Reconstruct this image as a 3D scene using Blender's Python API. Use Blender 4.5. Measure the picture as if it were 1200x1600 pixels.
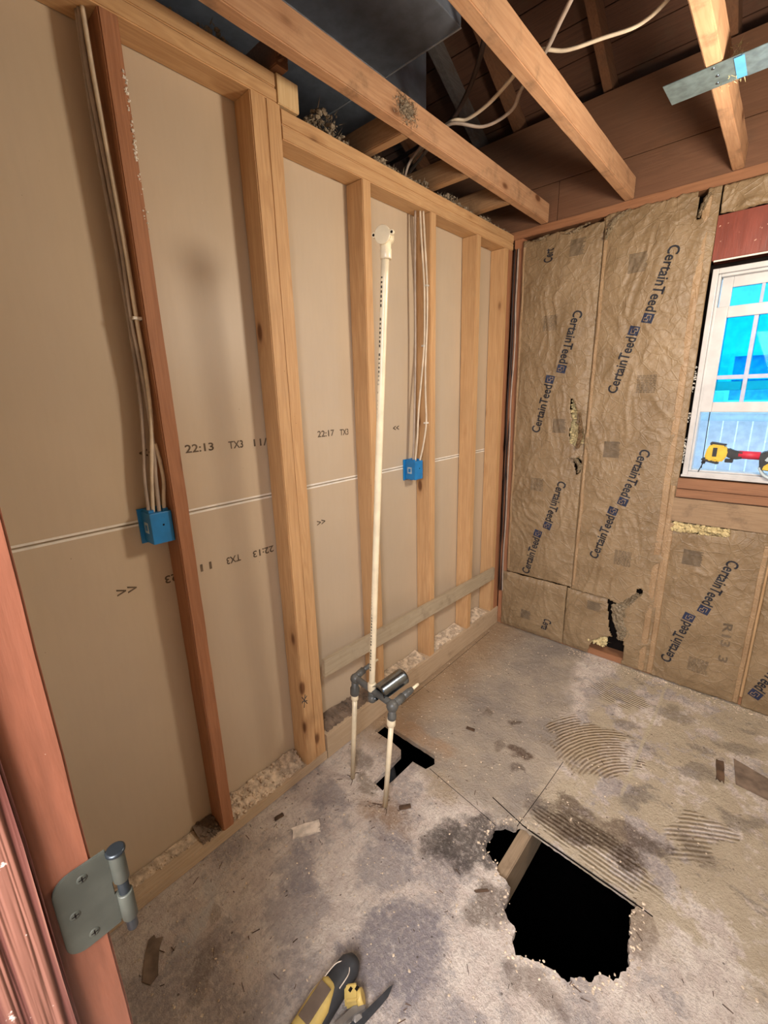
import bpy, bmesh, math, random
from mathutils import Vector, Matrix, noise, geometry
PI = math.pi
random.seed(7)
S = bpy.context.scene
COL = S.collection
for o in list(bpy.data.objects):
    bpy.data.objects.remove(o)

# ------------------------------------------------------------------ camera
F_PX, YAW, PITCH, ROLL = 681.2, -0.734924, -0.259531, -0.025753
CAM = Vector((1.2968, -2.5979, 1.5736))
fw = Vector((math.sin(YAW)*math.cos(PITCH), math.cos(YAW)*math.cos(PITCH), math.sin(PITCH)))
rt = Vector((math.cos(YAW), -math.sin(YAW), 0)); up = rt.cross(fw)
r2 = rt*math.cos(ROLL)+up*math.sin(ROLL); u2 = -rt*math.sin(ROLL)+up*math.cos(ROLL)
cd = bpy.data.cameras.new('camera'); cam = bpy.data.objects.new('camera', cd); COL.objects.link(cam)
cd.sensor_fit = 'VERTICAL'; cd.sensor_height = 24; cd.lens = F_PX*24/1600; cd.clip_start = .02
cam.matrix_world = Matrix(((r2.x, u2.x, -fw.x, CAM.x), (r2.y, u2.y, -fw.y, CAM.y), (r2.z, u2.z, -fw.z, CAM.z), (0, 0, 0, 1)))
S.camera = cam

# ------------------------------------------------------------------ light
S.view_settings.view_transform = 'Standard'
S.view_settings.look = 'None'
S.view_settings.gamma = 1
S.view_settings.use_curve_mapping = False
S.view_settings.exposure = 0.20
w = bpy.data.worlds.new('sky'); S.world = w; w.use_nodes = True
bg = w.node_tree.nodes['Background']; bg.inputs[0].default_value = (.50, .78, 1, 1); bg.inputs[1].default_value = 4.6

def lamp(name, kind, loc, power, colour, size=.05, target=None, sy=None):
    d = bpy.data.lights.new(name, kind); d.energy = power; d.color = colour
    if kind == 'AREA':
        d.size = size
        if sy: d.shape = 'RECTANGLE'; d.size_y = sy
    else: d.shadow_soft_size = size
    o = bpy.data.objects.new(name, d); COL.objects.link(o); o.location = loc
    if target is not None:
        o.rotation_euler = (Vector(target)-Vector(loc)).to_track_quat('-Z', 'Y').to_euler()
    return o
lamp('work_lamp_light', 'POINT', (1.38, -1.0, 2.03), 50, (1, .87, .71), .11)
lamp('hall_fill', 'AREA', (1.45, -3.5, 2.0), 112, (.98, .95, .98), 1.0, (0.5, -1.7, .3), 1.0)  # added fill through the doorway, stands for no known fixture
sun = lamp('sky_glow', 'SUN', (1.5, 2, 3), 1.6, (.62, .78, 1)); sun.data.angle = 1.0; sun.rotation_euler = Vector((-.25, -1, -.55)).to_track_quat('-Z', 'Y').to_euler()

# ------------------------------------------------------------------ materials
def lin(c):
    return tuple(((v/255)/12.92 if v/255 <= .04045 else ((v/255+.055)/1.055)**2.4) for v in c)+(1,)
class NT:
    def __init__(s, name):
        s.m = bpy.data.materials.new(name); s.m.use_nodes = True; s.t = s.m.node_tree
        s.b = s.t.nodes['Principled BSDF']; s.tc = s.t.nodes.new('ShaderNodeTexCoord')
    def n(s, t): return s.t.nodes.new(t)
    def l(s, a, b): s.t.links.new(a, b)
    def put(s, v, sock):
        if isinstance(v, bpy.types.NodeSocket): s.l(v, sock)
        elif isinstance(v, (tuple, list)) and len(v) == 3 and sock.type == 'RGBA': sock.default_value = lin(v)
        else: sock.default_value = v
    def math(s, op, a, b=0, c=None, clamp=False):
        n = s.n('ShaderNodeMath'); n.operation = op; n.use_clamp = clamp
        s.put(a, n.inputs[0]); s.put(b, n.inputs[1])
        if c is not None: s.put(c, n.inputs[2])
        return n.outputs[0]
    def vec(s, v, scale=(1, 1, 1), loc=(0, 0, 0), rot=(0, 0, 0)):
        n = s.n('ShaderNodeMapping'); s.l(v, n.inputs[0]); n.inputs['Scale'].default_value = scale
        n.inputs['Location'].default_value = loc; n.inputs['Rotation'].default_value = rot
        return n.outputs[0]
    def noise(s, v, scale, detail=4, rough=.55, dist=0):
        n = s.n('ShaderNodeTexNoise'); s.l(v, n.inputs['Vector']); n.inputs['Scale'].default_value = scale
        n.inputs['Detail'].default_value = detail; n.inputs['Roughness'].default_value = rough
        n.inputs['Distortion'].default_value = dist
        return n.outputs['Fac']
    def voro(s, v, scale, out='Distance', feature='F1'):
        n = s.n('ShaderNodeTexVoronoi'); s.l(v, n.inputs['Vector']); n.inputs['Scale'].default_value = scale; n.feature = feature
        return n.outputs[out]
    def step(s, v, a, b, o0=0, o1=1):
        n = s.n('ShaderNodeMapRange'); n.interpolation_type = 'SMOOTHSTEP' if o0 == 0 and o1 == 1 else 'LINEAR'
        s.put(v, n.inputs[0])
        for i, q in enumerate((a, b, o0, o1)): n.inputs[i+1].default_value = q
        return n.outputs[0]
    def mix(s, f, a, b, mode='MIX'):
        n = s.n('ShaderNodeMix'); n.data_type = 'RGBA'; n.blend_type = mode
        s.put(f, n.inputs[0]); s.put(a, n.inputs[6]); s.put(b, n.inputs[7])
        return n.outputs[2]
    def sep(s, v):
        n = s.n('ShaderNodeSeparateXYZ'); s.l(v, n.inputs[0]); return n.outputs
    def bump(s, h, strength=.3, dist=.01):
        n = s.n('ShaderNodeBump'); n.inputs['Strength'].default_value = strength; n.inputs['Distance'].default_value = dist
        s.l(h, n.inputs['Height']); s.l(n.outputs[0], s.b.inputs['Normal'])
    def fin(s, col, rough=.7, metal=0, spec=.4):
        s.put(col, s.b.inputs['Base Color']); s.put(rough, s.b.inputs['Roughness']); s.b.inputs['Metallic'].default_value = metal
        s.b.inputs['Specular IOR Level'].default_value = spec
        return s.m
def plain(name, c, rough=.6, metal=0, var=.12, spec=.4, sc=18):
    t = NT(name); f = t.noise(t.tc.outputs['Object'], sc, 5)
    d = tuple(int(v*(1-var*1.6)) for v in c)
    t.bump(f, .12, .004)
    return t.fin(t.mix(t.step(f, .3, .7), d, c), rough, metal, spec)
def wood(name, c, c2, axis, knots=True, rough=.62, stain=None, dirt=0, spec=.35):
    t = NT(name)
    oi = t.n('ShaderNodeObjectInfo')
    add = t.n('ShaderNodeVectorMath'); add.operation = 'MULTIPLY_ADD'
    cmb = t.n('ShaderNodeCombineXYZ')
    for i in range(3): t.l(oi.outputs['Random'], cmb.inputs[i])
    t.l(cmb.outputs[0], add.inputs[0]); add.inputs[1].default_value = (17, 23, 31); t.l(t.tc.outputs['Object'], add.inputs[2])
    v = add.outputs[0]
    sc = [1, 1, 1]; sc['xyz'.index(axis)] = .055
    sv = t.vec(v, tuple(sc))
    k = [1, 1, 1]; k['xyz'.index(axis)] = .45
    kd = t.voro(t.vec(v, tuple(k)), 7.5)
    kn = t.step(kd, .14, .06)
    # grain bends around the knots
    g1 = t.noise(sv, 26, 3, .5, .6)
    wv = t.math('SINE', t.math('MULTIPLY', t.math('ADD', g1, t.math('MULTIPLY', t.step(kd, .35, 0), .12)), 46))
    fine = t.noise(sv, 160, 3, .6)
    big = t.noise(v, 2.2, 3)
    col = t.mix(t.step(wv, -1, 1, 0, .30), c, c2)
    col = t.mix(t.step(fine, .45, .75, 0, .45), col, c2)
    col = t.mix(t.step(big, .42, .7, 0, .4), col, tuple(int(q*.84) for q in c))
    if knots:
        col = t.mix(t.math('MULTIPLY', t.step(kd, .26, .1), .38), col, c2)
        col = t.mix(t.math('MULTIPLY', kn, .85), col, (92, 52, 26))
    if dirt:
        dd = t.noise(v, 9, 6, .7)
        col = t.mix(t.math('MULTIPLY', t.step(dd, .5, .72), dirt), col, (92, 74, 58))
    # nail holes and specks
    sp = t.step(t.voro(v, 38), .06, .03)
    sel = t.step(t.noise(v, 13, 1), .56, .6)
    col = t.mix(t.math('MULTIPLY', t.math('MULTIPLY', sp, sel), .8), col, (48, 30, 20))
    t.bump(t.math('ADD', t.math('MULTIPLY', fine, .5), t.math('MULTIPLY', wv, .12)), .25, .002)
    return t.fin(col, rough, 0, spec)
PINE, PINE2 = (206, 166, 120), (168, 122, 78)
M = {}
for ax in 'xyz': M['pine_'+ax] = wood('pine_'+ax, PINE, PINE2, ax)
M['red_stud'] = wood('reddish_lumber', (172, 120, 86), (130, 84, 58), 'z')
M['joist'] = wood('joist_lumber', (194, 152, 116), (154, 108, 76), 'y', dirt=.5)
M['block'] = wood('block_lumber', (168, 132, 96), (120, 86, 56), 'x', dirt=.6)
M['darkwood_y'] = wood('old_dark_lumber', (124, 86, 60), (82, 54, 38), 'y', dirt=.5)
M['panel'] = wood('brown_board', (118, 84, 62), (96, 66, 48), 'x', knots=False, dirt=.25)
M['sheath'] = wood('roof_boards', (96, 66, 50), (62, 42, 34), 'x', knots=False, dirt=.6)
M['plate_x'] = wood('weathered_plate', (156, 110, 78), (120, 80, 54), 'x')
M['sole'] = wood('dusty_plate', (196, 174, 146), (168, 142, 112), 'y', knots=False, dirt=.3)
M['board'] = wood('dusty_board', (180, 165, 140), (152, 136, 110), 'y', knots=False, dirt=.35)
M['sill'] = wood('sill_lumber', (148, 106, 76), (112, 74, 50), 'x')
M['oldboard'] = wood('old_board', (160, 134, 104), (128, 102, 76), 'x', dirt=.5)
M['floorjoist'] = wood('floor_joist_lumber', (142, 122, 98), (104, 86, 66), 'y', dirt=.5)
M['grey_rafter'] = wood('painted_rafter', (112, 106, 102), (66, 60, 58), 'y', knots=False, dirt=.8)

def painted(name, c, under, chip=.64, rough=.4):
    t = NT(name); v = t.tc.outputs['Object']
    st = t.vec(v, (1, 1, .22))
    n1 = t.noise(st, 14, 5, .6, .4); n2 = t.noise(t.vec(v, (1, 1, .12)), 60, 4, .6)
    col = t.mix(t.step(n1, .35, .7), c, tuple(int(q*.86) for q in c))
    col = t.mix(t.step(n2, .52, .74, 0, .5), col, tuple(min(255, int(q*1.13)) for q in c))
    ch = t.step(t.noise(v, 46, 4, .65), chip, chip+.03)
    col = t.mix(ch, col, under)
    t.bump(t.math('ADD', n2, t.math('MULTIPLY', ch, .6)), .3, .003)
    return t.fin(col, rough, 0, .5)
M['jamb'] = painted('salmon_paint', (124, 77, 58), (224, 200, 180), .70, .34)
M['header'] = painted('red_paint', (132, 66, 52), (206, 160, 138), .67, .35)
def stop_mat():
    t = NT('weathered_stop_paint'); v = t.tc.outputs['Object']
    n = t.noise(t.vec(v, (1, 1, .018)), 55, 3, .5, .15)
    s_ = t.math('SINE', t.math('MULTIPLY', n, 22))
    col = t.mix(t.step(s_, -.6, .8), (84, 47, 40), (120, 80, 66))
    col = t.mix(t.step(t.noise(v, 50, 4, .6), .66, .7), col, (214, 196, 184))
    t.bump(s_, .7, .003)
    return t.fin(col, .45)
M['stop'] = stop_mat()

def drywall():
    t = NT('drywall_back_paper'); v = t.tc.outputs['Object']
    n = t.noise(v, 1.6, 3); f = t.noise(t.vec(v, (1, 1, .15)), 70, 3)
    col = t.mix(t.step(n, .3, .7), (188, 171, 148), (196, 178, 153))
    col = t.mix(t.step(f, .4, .8, 0, .15), col, (174, 156, 134))
    sp = t.step(t.voro(v, 26), .035, .02)
    sel = t.step(t.noise(v, 9, 1), .6, .63)
    col = t.mix(t.math('MULTIPLY', sp, sel), col, (92, 76, 62))
    sp2 = t.step(t.noise(v, 30, 5, .7), .735, .76)
    col = t.mix(sp2, col, (214, 204, 188))
    t.bump(t.noise(v, 240, 2), .05, .001)
    return t.fin(col, .42, 0, .35)
M['drywall'] = drywall()
M['white'] = plain('white_paper_edge', (238, 232, 220), .7, 0, .05)
M['ink'] = plain('grey_ink', (112, 98, 82), .8, 0, .2, .2)
M['navy'] = plain('navy_ink', (38, 39, 46), .6, 0, .1, .3)
M['logoblue'] = plain('blue_ink', (42, 50, 74), .6, 0, .1, .3)
M['fineprint'] = plain('faded_print', (118, 102, 82), .7, 0, .15, .3)
def kraft(name='kraft_paper', c=(148, 126, 96), c2=(126, 105, 77)):
    t = NT(name); v = t.tc.outputs['Object']
    n = t.noise(v, 5, 5, .6); cr = t.voro(v, 16, 'Distance', 'DISTANCE_TO_EDGE')
    w_ = t.noise(v, 34, 6, .62, .8)
    col = t.mix(t.step(n, .3, .7), c2, c)
    col = t.mix(t.step(t.noise(v, 120, 3), .45, .8, 0, .35), col, tuple(int(q*.82) for q in c))
    t.bump(t.math('ADD', t.math('MULTIPLY', t.step(cr, 0, .05), -.2), w_), .75, .007)
    return t.fin(col, .44, 0, .5)
M['kraft'] = kraft()
M['kraftflange'] = kraft('kraft_flange', (168, 140, 106), (146, 118, 86))
M['torn'] = kraft('torn_backing_paper', (190, 172, 142), (156, 138, 112))
M['batting'] = plain('yellow_glass_fibre', (216, 198, 148), .95, 0, .08, .05, 60)
M['pale_wood'] = wood('pale_lumber', (226, 196, 148), (196, 156, 106), 'z', knots=False)
M['greybatting'] = plain('grey_cellulose', (168, 152, 130), .95, 0, .2, .05, 50)
M['black'] = plain('dark_gap', (26, 20, 17), .9, 0, .2, .1)
M['crawl_shade'] = plain('shade_black_soil', (7, 6, 6), 1, 0, .2, 0)  # near black carries the crawlspace shade, so the floor holes stay dark
M['vinyl'] = plain('white_vinyl', (198, 197, 196), .35, 0, .04, .5)
M['foam'] = plain('white_foam', (230, 224, 212), .9, 0, .2, .1, 60)
M['muntin'] = plain('grey_white_muntin', (176, 184, 206), .4, 0, .04)
M['siding'] = plain('neighbour_siding', (236, 240, 244), .6, 0, .05)
M['house_trim'] = plain('neighbour_trim', (226, 236, 244), .6, 0, .04)
M['house_glass'] = plain('neighbour_window', (130, 180, 220), .3, 0, .1)
M['fence'] = plain('pale_fence', (226, 226, 240), .6, 0, .06)
M['ground'] = plain('yard_ground', (150, 150, 150), .9)
M['blue_box'] = plain('blue_pvc', (28, 128, 196), .38, 0, .06, .5)
M['sticker'] = plain('pale_sticker', (196, 214, 222), .5)
M['cable'] = plain('cream_cable_sheath', (222, 206, 182), .42, 0, .08, .5)
M['greycable'] = plain('grey_cable_sheath', (176, 160, 146), .45, 0, .08, .5)
M['darkcable'] = plain('dark_cable_sheath', (52, 38, 32), .5)
M['staple'] = plain('staple_plastic', (232, 226, 214), .4)
M['cpvc'] = plain('cream_pipe', (228, 214, 182), .34, 0, .05, .5)
M['pipeprint'] = plain('pipe_print', (70, 64, 56), .6)
M['greyplastic'] = plain('grey_plastic_fitting', (92, 92, 88), .4, 0, .12)
M['steel'] = plain('shiny_steel', (150, 164, 178), .22, 1, .1)
M['nickel'] = plain('brushed_hinge_metal', (74, 76, 68), .5, .2, .12)
M['nickel_dark'] = plain('dark_hinge_pin', (52, 58, 62), .3, .6, .1)
M['galv'] = plain('galvanized_steel', (150, 174, 180), .34, .7, .12, .5, 30)
M['strap_blue'] = plain('blue_strip', (84, 158, 210), .5, 0, .05)
M['duct'] = plain('dark_duct_metal', (116, 124, 136), .5, .1, .08)
M['ductseam'] = plain('duct_seam', (190, 194, 200), .4, .2, .1)
M['tool_yellow'] = plain('yellow_tool_plastic', (200, 174, 100), .5, 0, .1)
M['tool_yellow_bright'] = plain('bright_yellow_tool_plastic', (226, 190, 60), .45, 0, .08)
M['tool_dark'] = plain('charcoal_tool_rubber', (54, 56, 60), .55, 0, .2)
M['tool_red'] = plain('red_grip_tape', (226, 60, 84), .5)
M['tool_grey'] = plain('grey_tool_metal', (150, 146, 140), .4, .6, .15)
M['shard'] = plain('drywall_shard', (222, 208, 192), .85, 0, .12, .2, 40)
M['crumbs'] = plain('plaster_crumbs', (222, 202, 176), .9, 0, .18, .2, 40)
M['bark'] = plain('brown_splinter', (104, 80, 60), .85, 0, .3)
M['felt'] = plain('brown_felt_scrap', (128, 110, 94), .8, 0, .2)
def glass():
    t = NT('tinted_window_glass'); nt = t.t
    tr = t.n('ShaderNodeBsdfTransparent'); tr.inputs[0].default_value = (.28, .86, 1, 1)
    gl = t.n('ShaderNodeBsdfGlossy'); gl.inputs['Roughness'].default_value = .02
    mx = t.n('ShaderNodeMixShader'); mx.inputs[0].default_value = .004; t.l(tr.outputs[0], mx.inputs[1]); t.l(gl.outputs[0], mx.inputs[2])
    nt.links.new(mx.outputs[0], nt.nodes['Material Output'].inputs[0])
    nt.nodes.remove(t.b)
    return t.m
M['glass'] = glass()

def floor_mat():
    t = NT('dusty_subfloor'); v = t.tc.outputs['Object']
    wn = t.n('ShaderNodeTexNoise'); t.l(v, wn.inputs['Vector']); wn.inputs['Scale'].default_value = 9; wn.inputs['Detail'].default_value = 5
    wa = t.n('ShaderNodeVectorMath'); wa.operation = 'MULTIPLY_ADD'; t.l(wn.outputs['Color'], wa.inputs[0])
    wa.inputs[1].default_value = (.16, .16, 0); 
    sh = t.n('ShaderNodeVectorMath'); sh.operation = 'SUBTRACT'; t.l(v, sh.inputs[0]); sh.inputs[1].default_value = (.08, .08, 0)
    t.l(sh.outputs[0], wa.inputs[2]); W = wa.outputs[0]
    nr = t.noise(v, 13, 8, .72, .4); nf = t.noise(t.vec(v, (1, 1, 1), rot=(0, 0, .6)), 55, 6, .75)
    n1 = t.noise(v, 3.2, 6, .62); n2 = t.noise(v, 17, 8, .72); n3 = t.noise(v, 95, 6, .75)
    def blob(x, y, rx, ry, rot=0, a=.7, b=1.15, src=W):
        m = t.vec(src, (1, 1, 1), (-x, -y, 0)); m = t.vec(m, (1/rx, 1/ry, 0), rot=(0, 0, 0)) if not rot else t.vec(t.vec(m, rot=(0, 0, rot)), (1/rx, 1/ry, 0))
        ln = t.n('ShaderNodeVectorMath'); ln.operation = 'LENGTH'; t.l(m, ln.inputs[0])
        dd = t.math('ADD', ln.outputs['Value'], t.math('MULTIPLY', t.math('SUBTRACT', nr, .5), 1.7))
        return t.math('MULTIPLY', t.step(dd, b, a), t.step(nf, .30, .52, .35, 1))
    x, y, z = t.sep(v)[:3]; wx, wy, wz = t.sep(W)[:3]
    dust = t.mix(t.step(n2, .35, .65), (222, 206, 194), (248, 236, 222))
    dust = t.mix(t.step(n3, .52, .68, 0, .6), dust, (166, 148, 136))
    ns = t.noise(t.vec(v, (1, .22, 1), rot=(0, 0, .7)), 60, 5, .7)
    dust = t.mix(t.step(ns, .52, .68, 0, .5), dust, (168, 150, 138))
    # purple-grey worn patches through the dust
    pat = t.math('MULTIPLY', t.step(t.math('ADD', n1, t.math('MULTIPLY', n2, .45)), .70, .80), t.step(nf, .35, .55, .3, 1))
    col = t.mix(t.math('MULTIPLY', pat, .68), dust, (152, 142, 142))
    for (bx, by, rx, ry, rot, k) in ((.69, -1.93, .13, .17, .3, .9), (.30, -1.98, .10, .06, .4, .6), (.50, -1.75, .10, .12, .2, .6), (.38, -2.05, .12, .10, .5, .5),
                                     (.16, -1.72, .10, .07, 0, .6), (.95, -1.95, .1, .05, .3, .5)):
        col = t.mix(t.math('MULTIPLY', blob(bx, by, rx, ry, rot), k), col, (146, 139, 142))
    # smooth grey-brown board towards the corner
    corner = t.math('MULTIPLY', t.math('LESS_THAN', wx, .80), t.math('GREATER_THAN', wy, -1.30))
    edge = t.step(t.math('SUBTRACT', wx, t.step(wy, -.95, -.2, .80, .62)), .04, -.04)
    cm = t.math('MULTIPLY', edge, t.step(wy, -1.42, -1.30))
    grey = t.mix(t.step(n1, .35, .68), (182, 168, 150), (150, 140, 130))
    grey = t.mix(t.step(n2, .56, .7, 0, .6), grey, (178, 164, 144))
    col = t.mix(cm, col, grey)
    # tan tone by the wall and round the risers
    tan = t.math('MULTIPLY', t.step(wx, .34, .04), t.step(wy, -1.5, -1.25))
    col = t.mix(t.math('MULTIPLY', tan, .6), col, (178, 142, 98))
    for (bx, by, rx, ry, k, c) in ((.37, -1.62, .12, .07, .55, (164, 124, 78)), (.48, -1.38, .10, .07, .5, (172, 146, 104)), (.25, -1.22, .2, .06, .4, (176, 128, 78))):
        col = t.mix(t.math('MULTIPLY', blob(bx, by, rx, ry, 0, .4, 1.3), k), col, c)
    # cream thinset on the right
    cr = t.math('MULTIPLY', t.step(wx, .74, .84), t.step(wy, -1.5, -1.3))
    cr2 = t.math('MULTIPLY', cr, t.step(t.noise(v, 5.5, 7, .70), .56, .49))
    col = t.mix(t.math('MULTIPLY', cr2, .85), col, t.mix(n2, (186, 168, 140), (220, 204, 174)))
    pat2 = t.math('MULTIPLY', cr, t.math('MULTIPLY', t.step(t.noise(t.vec(v, (1, 1.7, 1), loc=(4.1, 2.2, 0), rot=(0, 0, .7)), 4.2, 8, .72), .55, .62), t.step(nf, .35, .55, .3, 1)))
    col = t.mix(t.math('MULTIPLY', pat2, .7), col, (136, 124, 114))
    # trowel ridges
    def rings(cx, cy, period):
        m = t.vec(v, (1, 1, 0), (-cx, -cy, 0)); ln = t.n('ShaderNodeVectorMath'); ln.operation = 'LENGTH'; t.l(m, ln.inputs[0])
        q = t.math('ADD', ln.outputs['Value'], t.math('MULTIPLY', n2, .012))
        return t.math('SINE', t.math('MULTIPLY', q, 2*PI/period))
    r1 = t.math('MULTIPLY', rings(1.16, -.95, .016), blob(.87, -.76, .17, .17, .6, .85, 1.1))
    r2_ = t.math('MULTIPLY', rings(1.9, -1.9, .018), blob(1.30, -.95, .09, .18, .4, .7, .9))
    r4 = t.math('MULTIPLY', rings(1.0, .3, .015), blob(.86, -.30, .16, .08, 0, .8, 1.0))
    q = t.math('ADD', t.math('ADD', y, t.math('MULTIPLY', x, .06)), t.math('MULTIPLY', n2, .010))
    lines = t.math('SINE', t.math('MULTIPLY', q, 2*PI/.017))
    r3 = t.math('MULTIPLY', lines, blob(1.03, -1.235, .22, .075, 0, .85, 1.05))
    ridge = t.math('ADD', t.math('ADD', r1, r2_), t.math('ADD', r3, r4))
    col = t.mix(t.math('MULTIPLY', blob(.87, -.76, .17, .17, .6), .6), col, (196, 170, 136))
    col = t.mix(t.step(ridge, .1, .9, 0, .35), col, (226, 206, 172))
    col = t.mix(t.step(ridge, -.1, -.9, 0, .55), col, (112, 94, 76))
    # dark stains of their own shape
    for (bx, by, rx, ry, rot, k, c) in ((.645, -.99, .062, .036, -.5, .9, (92, 72, 58)), (.56, -.84, .03, .02, 0, .8, (84, 68, 56)), (.40, -.86, .03, .02, 0, .6, (96, 78, 62)), (.665, -1.08, .03, .02, 0, .7, (92, 78, 68)), (.545, -1.02, .03, .025, 0, .6, (104, 88, 74)),
                                        (.70, -1.50, .10, .17, .5, .85, (70, 62, 58)), (.60, -1.55, .07, .06, .3, .75, (92, 84, 78)), (.86, -1.62, .06, .13, .5, .7, (96, 80, 66)), (1.20, -1.42, .05, .10, 0, .6, (122, 98, 78)),
                                        (1.02, -1.19, .19, .05, -.1, .9, (92, 74, 58)), (.92, -1.13, .10, .05, -.3, .8, (104, 86, 70)), (1.10, -1.10, .12, .05, -.3, .75, (112, 92, 76)), (.93, -1.24, .10, .03, 0, .7, (110, 92, 76)), (1.17, -1.10, .06, .05, -.3, .8, (112, 98, 88)), (.80, -1.2, .05, .05, 0, .6, (96, 86, 82)),
                                        (1.10, -.90, .09, .05, -.8, .7, (128, 118, 110)), (1.25, -.62, .10, .05, -.9, .65, (136, 124, 112)), (.95, -.50, .06, .04, 0, .6, (130, 116, 102)), (1.12, -.28, .09, .06, 0, .65, (136, 122, 106)),
                                        (1.38, -.35, .08, .04, -.4, .6, (132, 120, 108)), (1.42, -.78, .09, .04, -.5, .6, (138, 126, 114)), (1.30, -1.02, .08, .05, .2, .55, (128, 112, 98)), (1.02, -1.74, .10, .05, -.3, .6, (130, 112, 98)),
                                        (.12, -1.50, .06, .05, 0, .6, (112, 100, 88)), (.22, -1.55, .05, .04, 0, .6, (116, 96, 72)), (.30, -2.33, .07, .04, .6, .5, (132, 116, 100)), (.19, -2.24, .05, .02, .8, .4, (130, 112, 92))):
        col = t.mix(t.math('MULTIPLY', blob(bx, by, rx, ry, rot, .6, 1.2), k), col, c)
    # pale spill line and a mortar joint line
    col = t.mix(t.math('MULTIPLY', blob(.16, -2.27, .025, .17, -.5, .3, 1.2), .55), col, (206, 206, 204))
    jl = t.step(t.math('ABSOLUTE', t.math('SUBTRACT', t.math('ADD', x, t.math('MULTIPLY', n1, .02)), 1.058)), .009, .004)
    jl = t.math('MULTIPLY', jl, t.math('MULTIPLY', t.step(y, -1.0, -.9), t.step(n2, .35, .5)))
    col = t.mix(t.math('MULTIPLY', jl, .7), col, (216, 202, 172))
    n4 = t.noise(v, 260, 3, .8)
    col = t.mix(t.step(n4, .58, .72, 0, .26), col, (120, 104, 92))
    col = t.mix(t.step(n4, .42, .30, 0, .40), col, (236, 224, 208))
    # specks
    s1 = t.step(t.voro(v, 30), .13, .07); s1 = t.math('MULTIPLY', s1, t.step(t.noise(v, 11, 2), .5, .56))
    col = t.mix(t.math('MULTIPLY', s1, .75), col, (86, 72, 62))
    s2 = t.step(t.voro(t.vec(v, loc=(3.3, 1.7, 0)), 42), .12, .06); s2 = t.math('MULTIPLY', s2, t.step(t.noise(v, 15, 2), .56, .6))
    col = t.mix(t.math('MULTIPLY', s2, .8), col, (236, 226, 210))
    h = t.math('ADD', t.math('MULTIPLY', n2, 1.1), t.math('ADD', t.math('MULTIPLY', n3, .8), t.math('MULTIPLY', n4, .12)))
    h = t.math('ADD', h, t.math('MULTIPLY', ridge, .35)); h = t.math('SUBTRACT', h, t.math('MULTIPLY', cm, t.math('MULTIPLY', n3, .4)))
    h = t.math('ADD', h, t.math('MULTIPLY', s2, .5))
    t.bump(h, 1, .018)
    return t.fin(col, .8, 0, .25)
M['floor'] = floor_mat()

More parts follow.
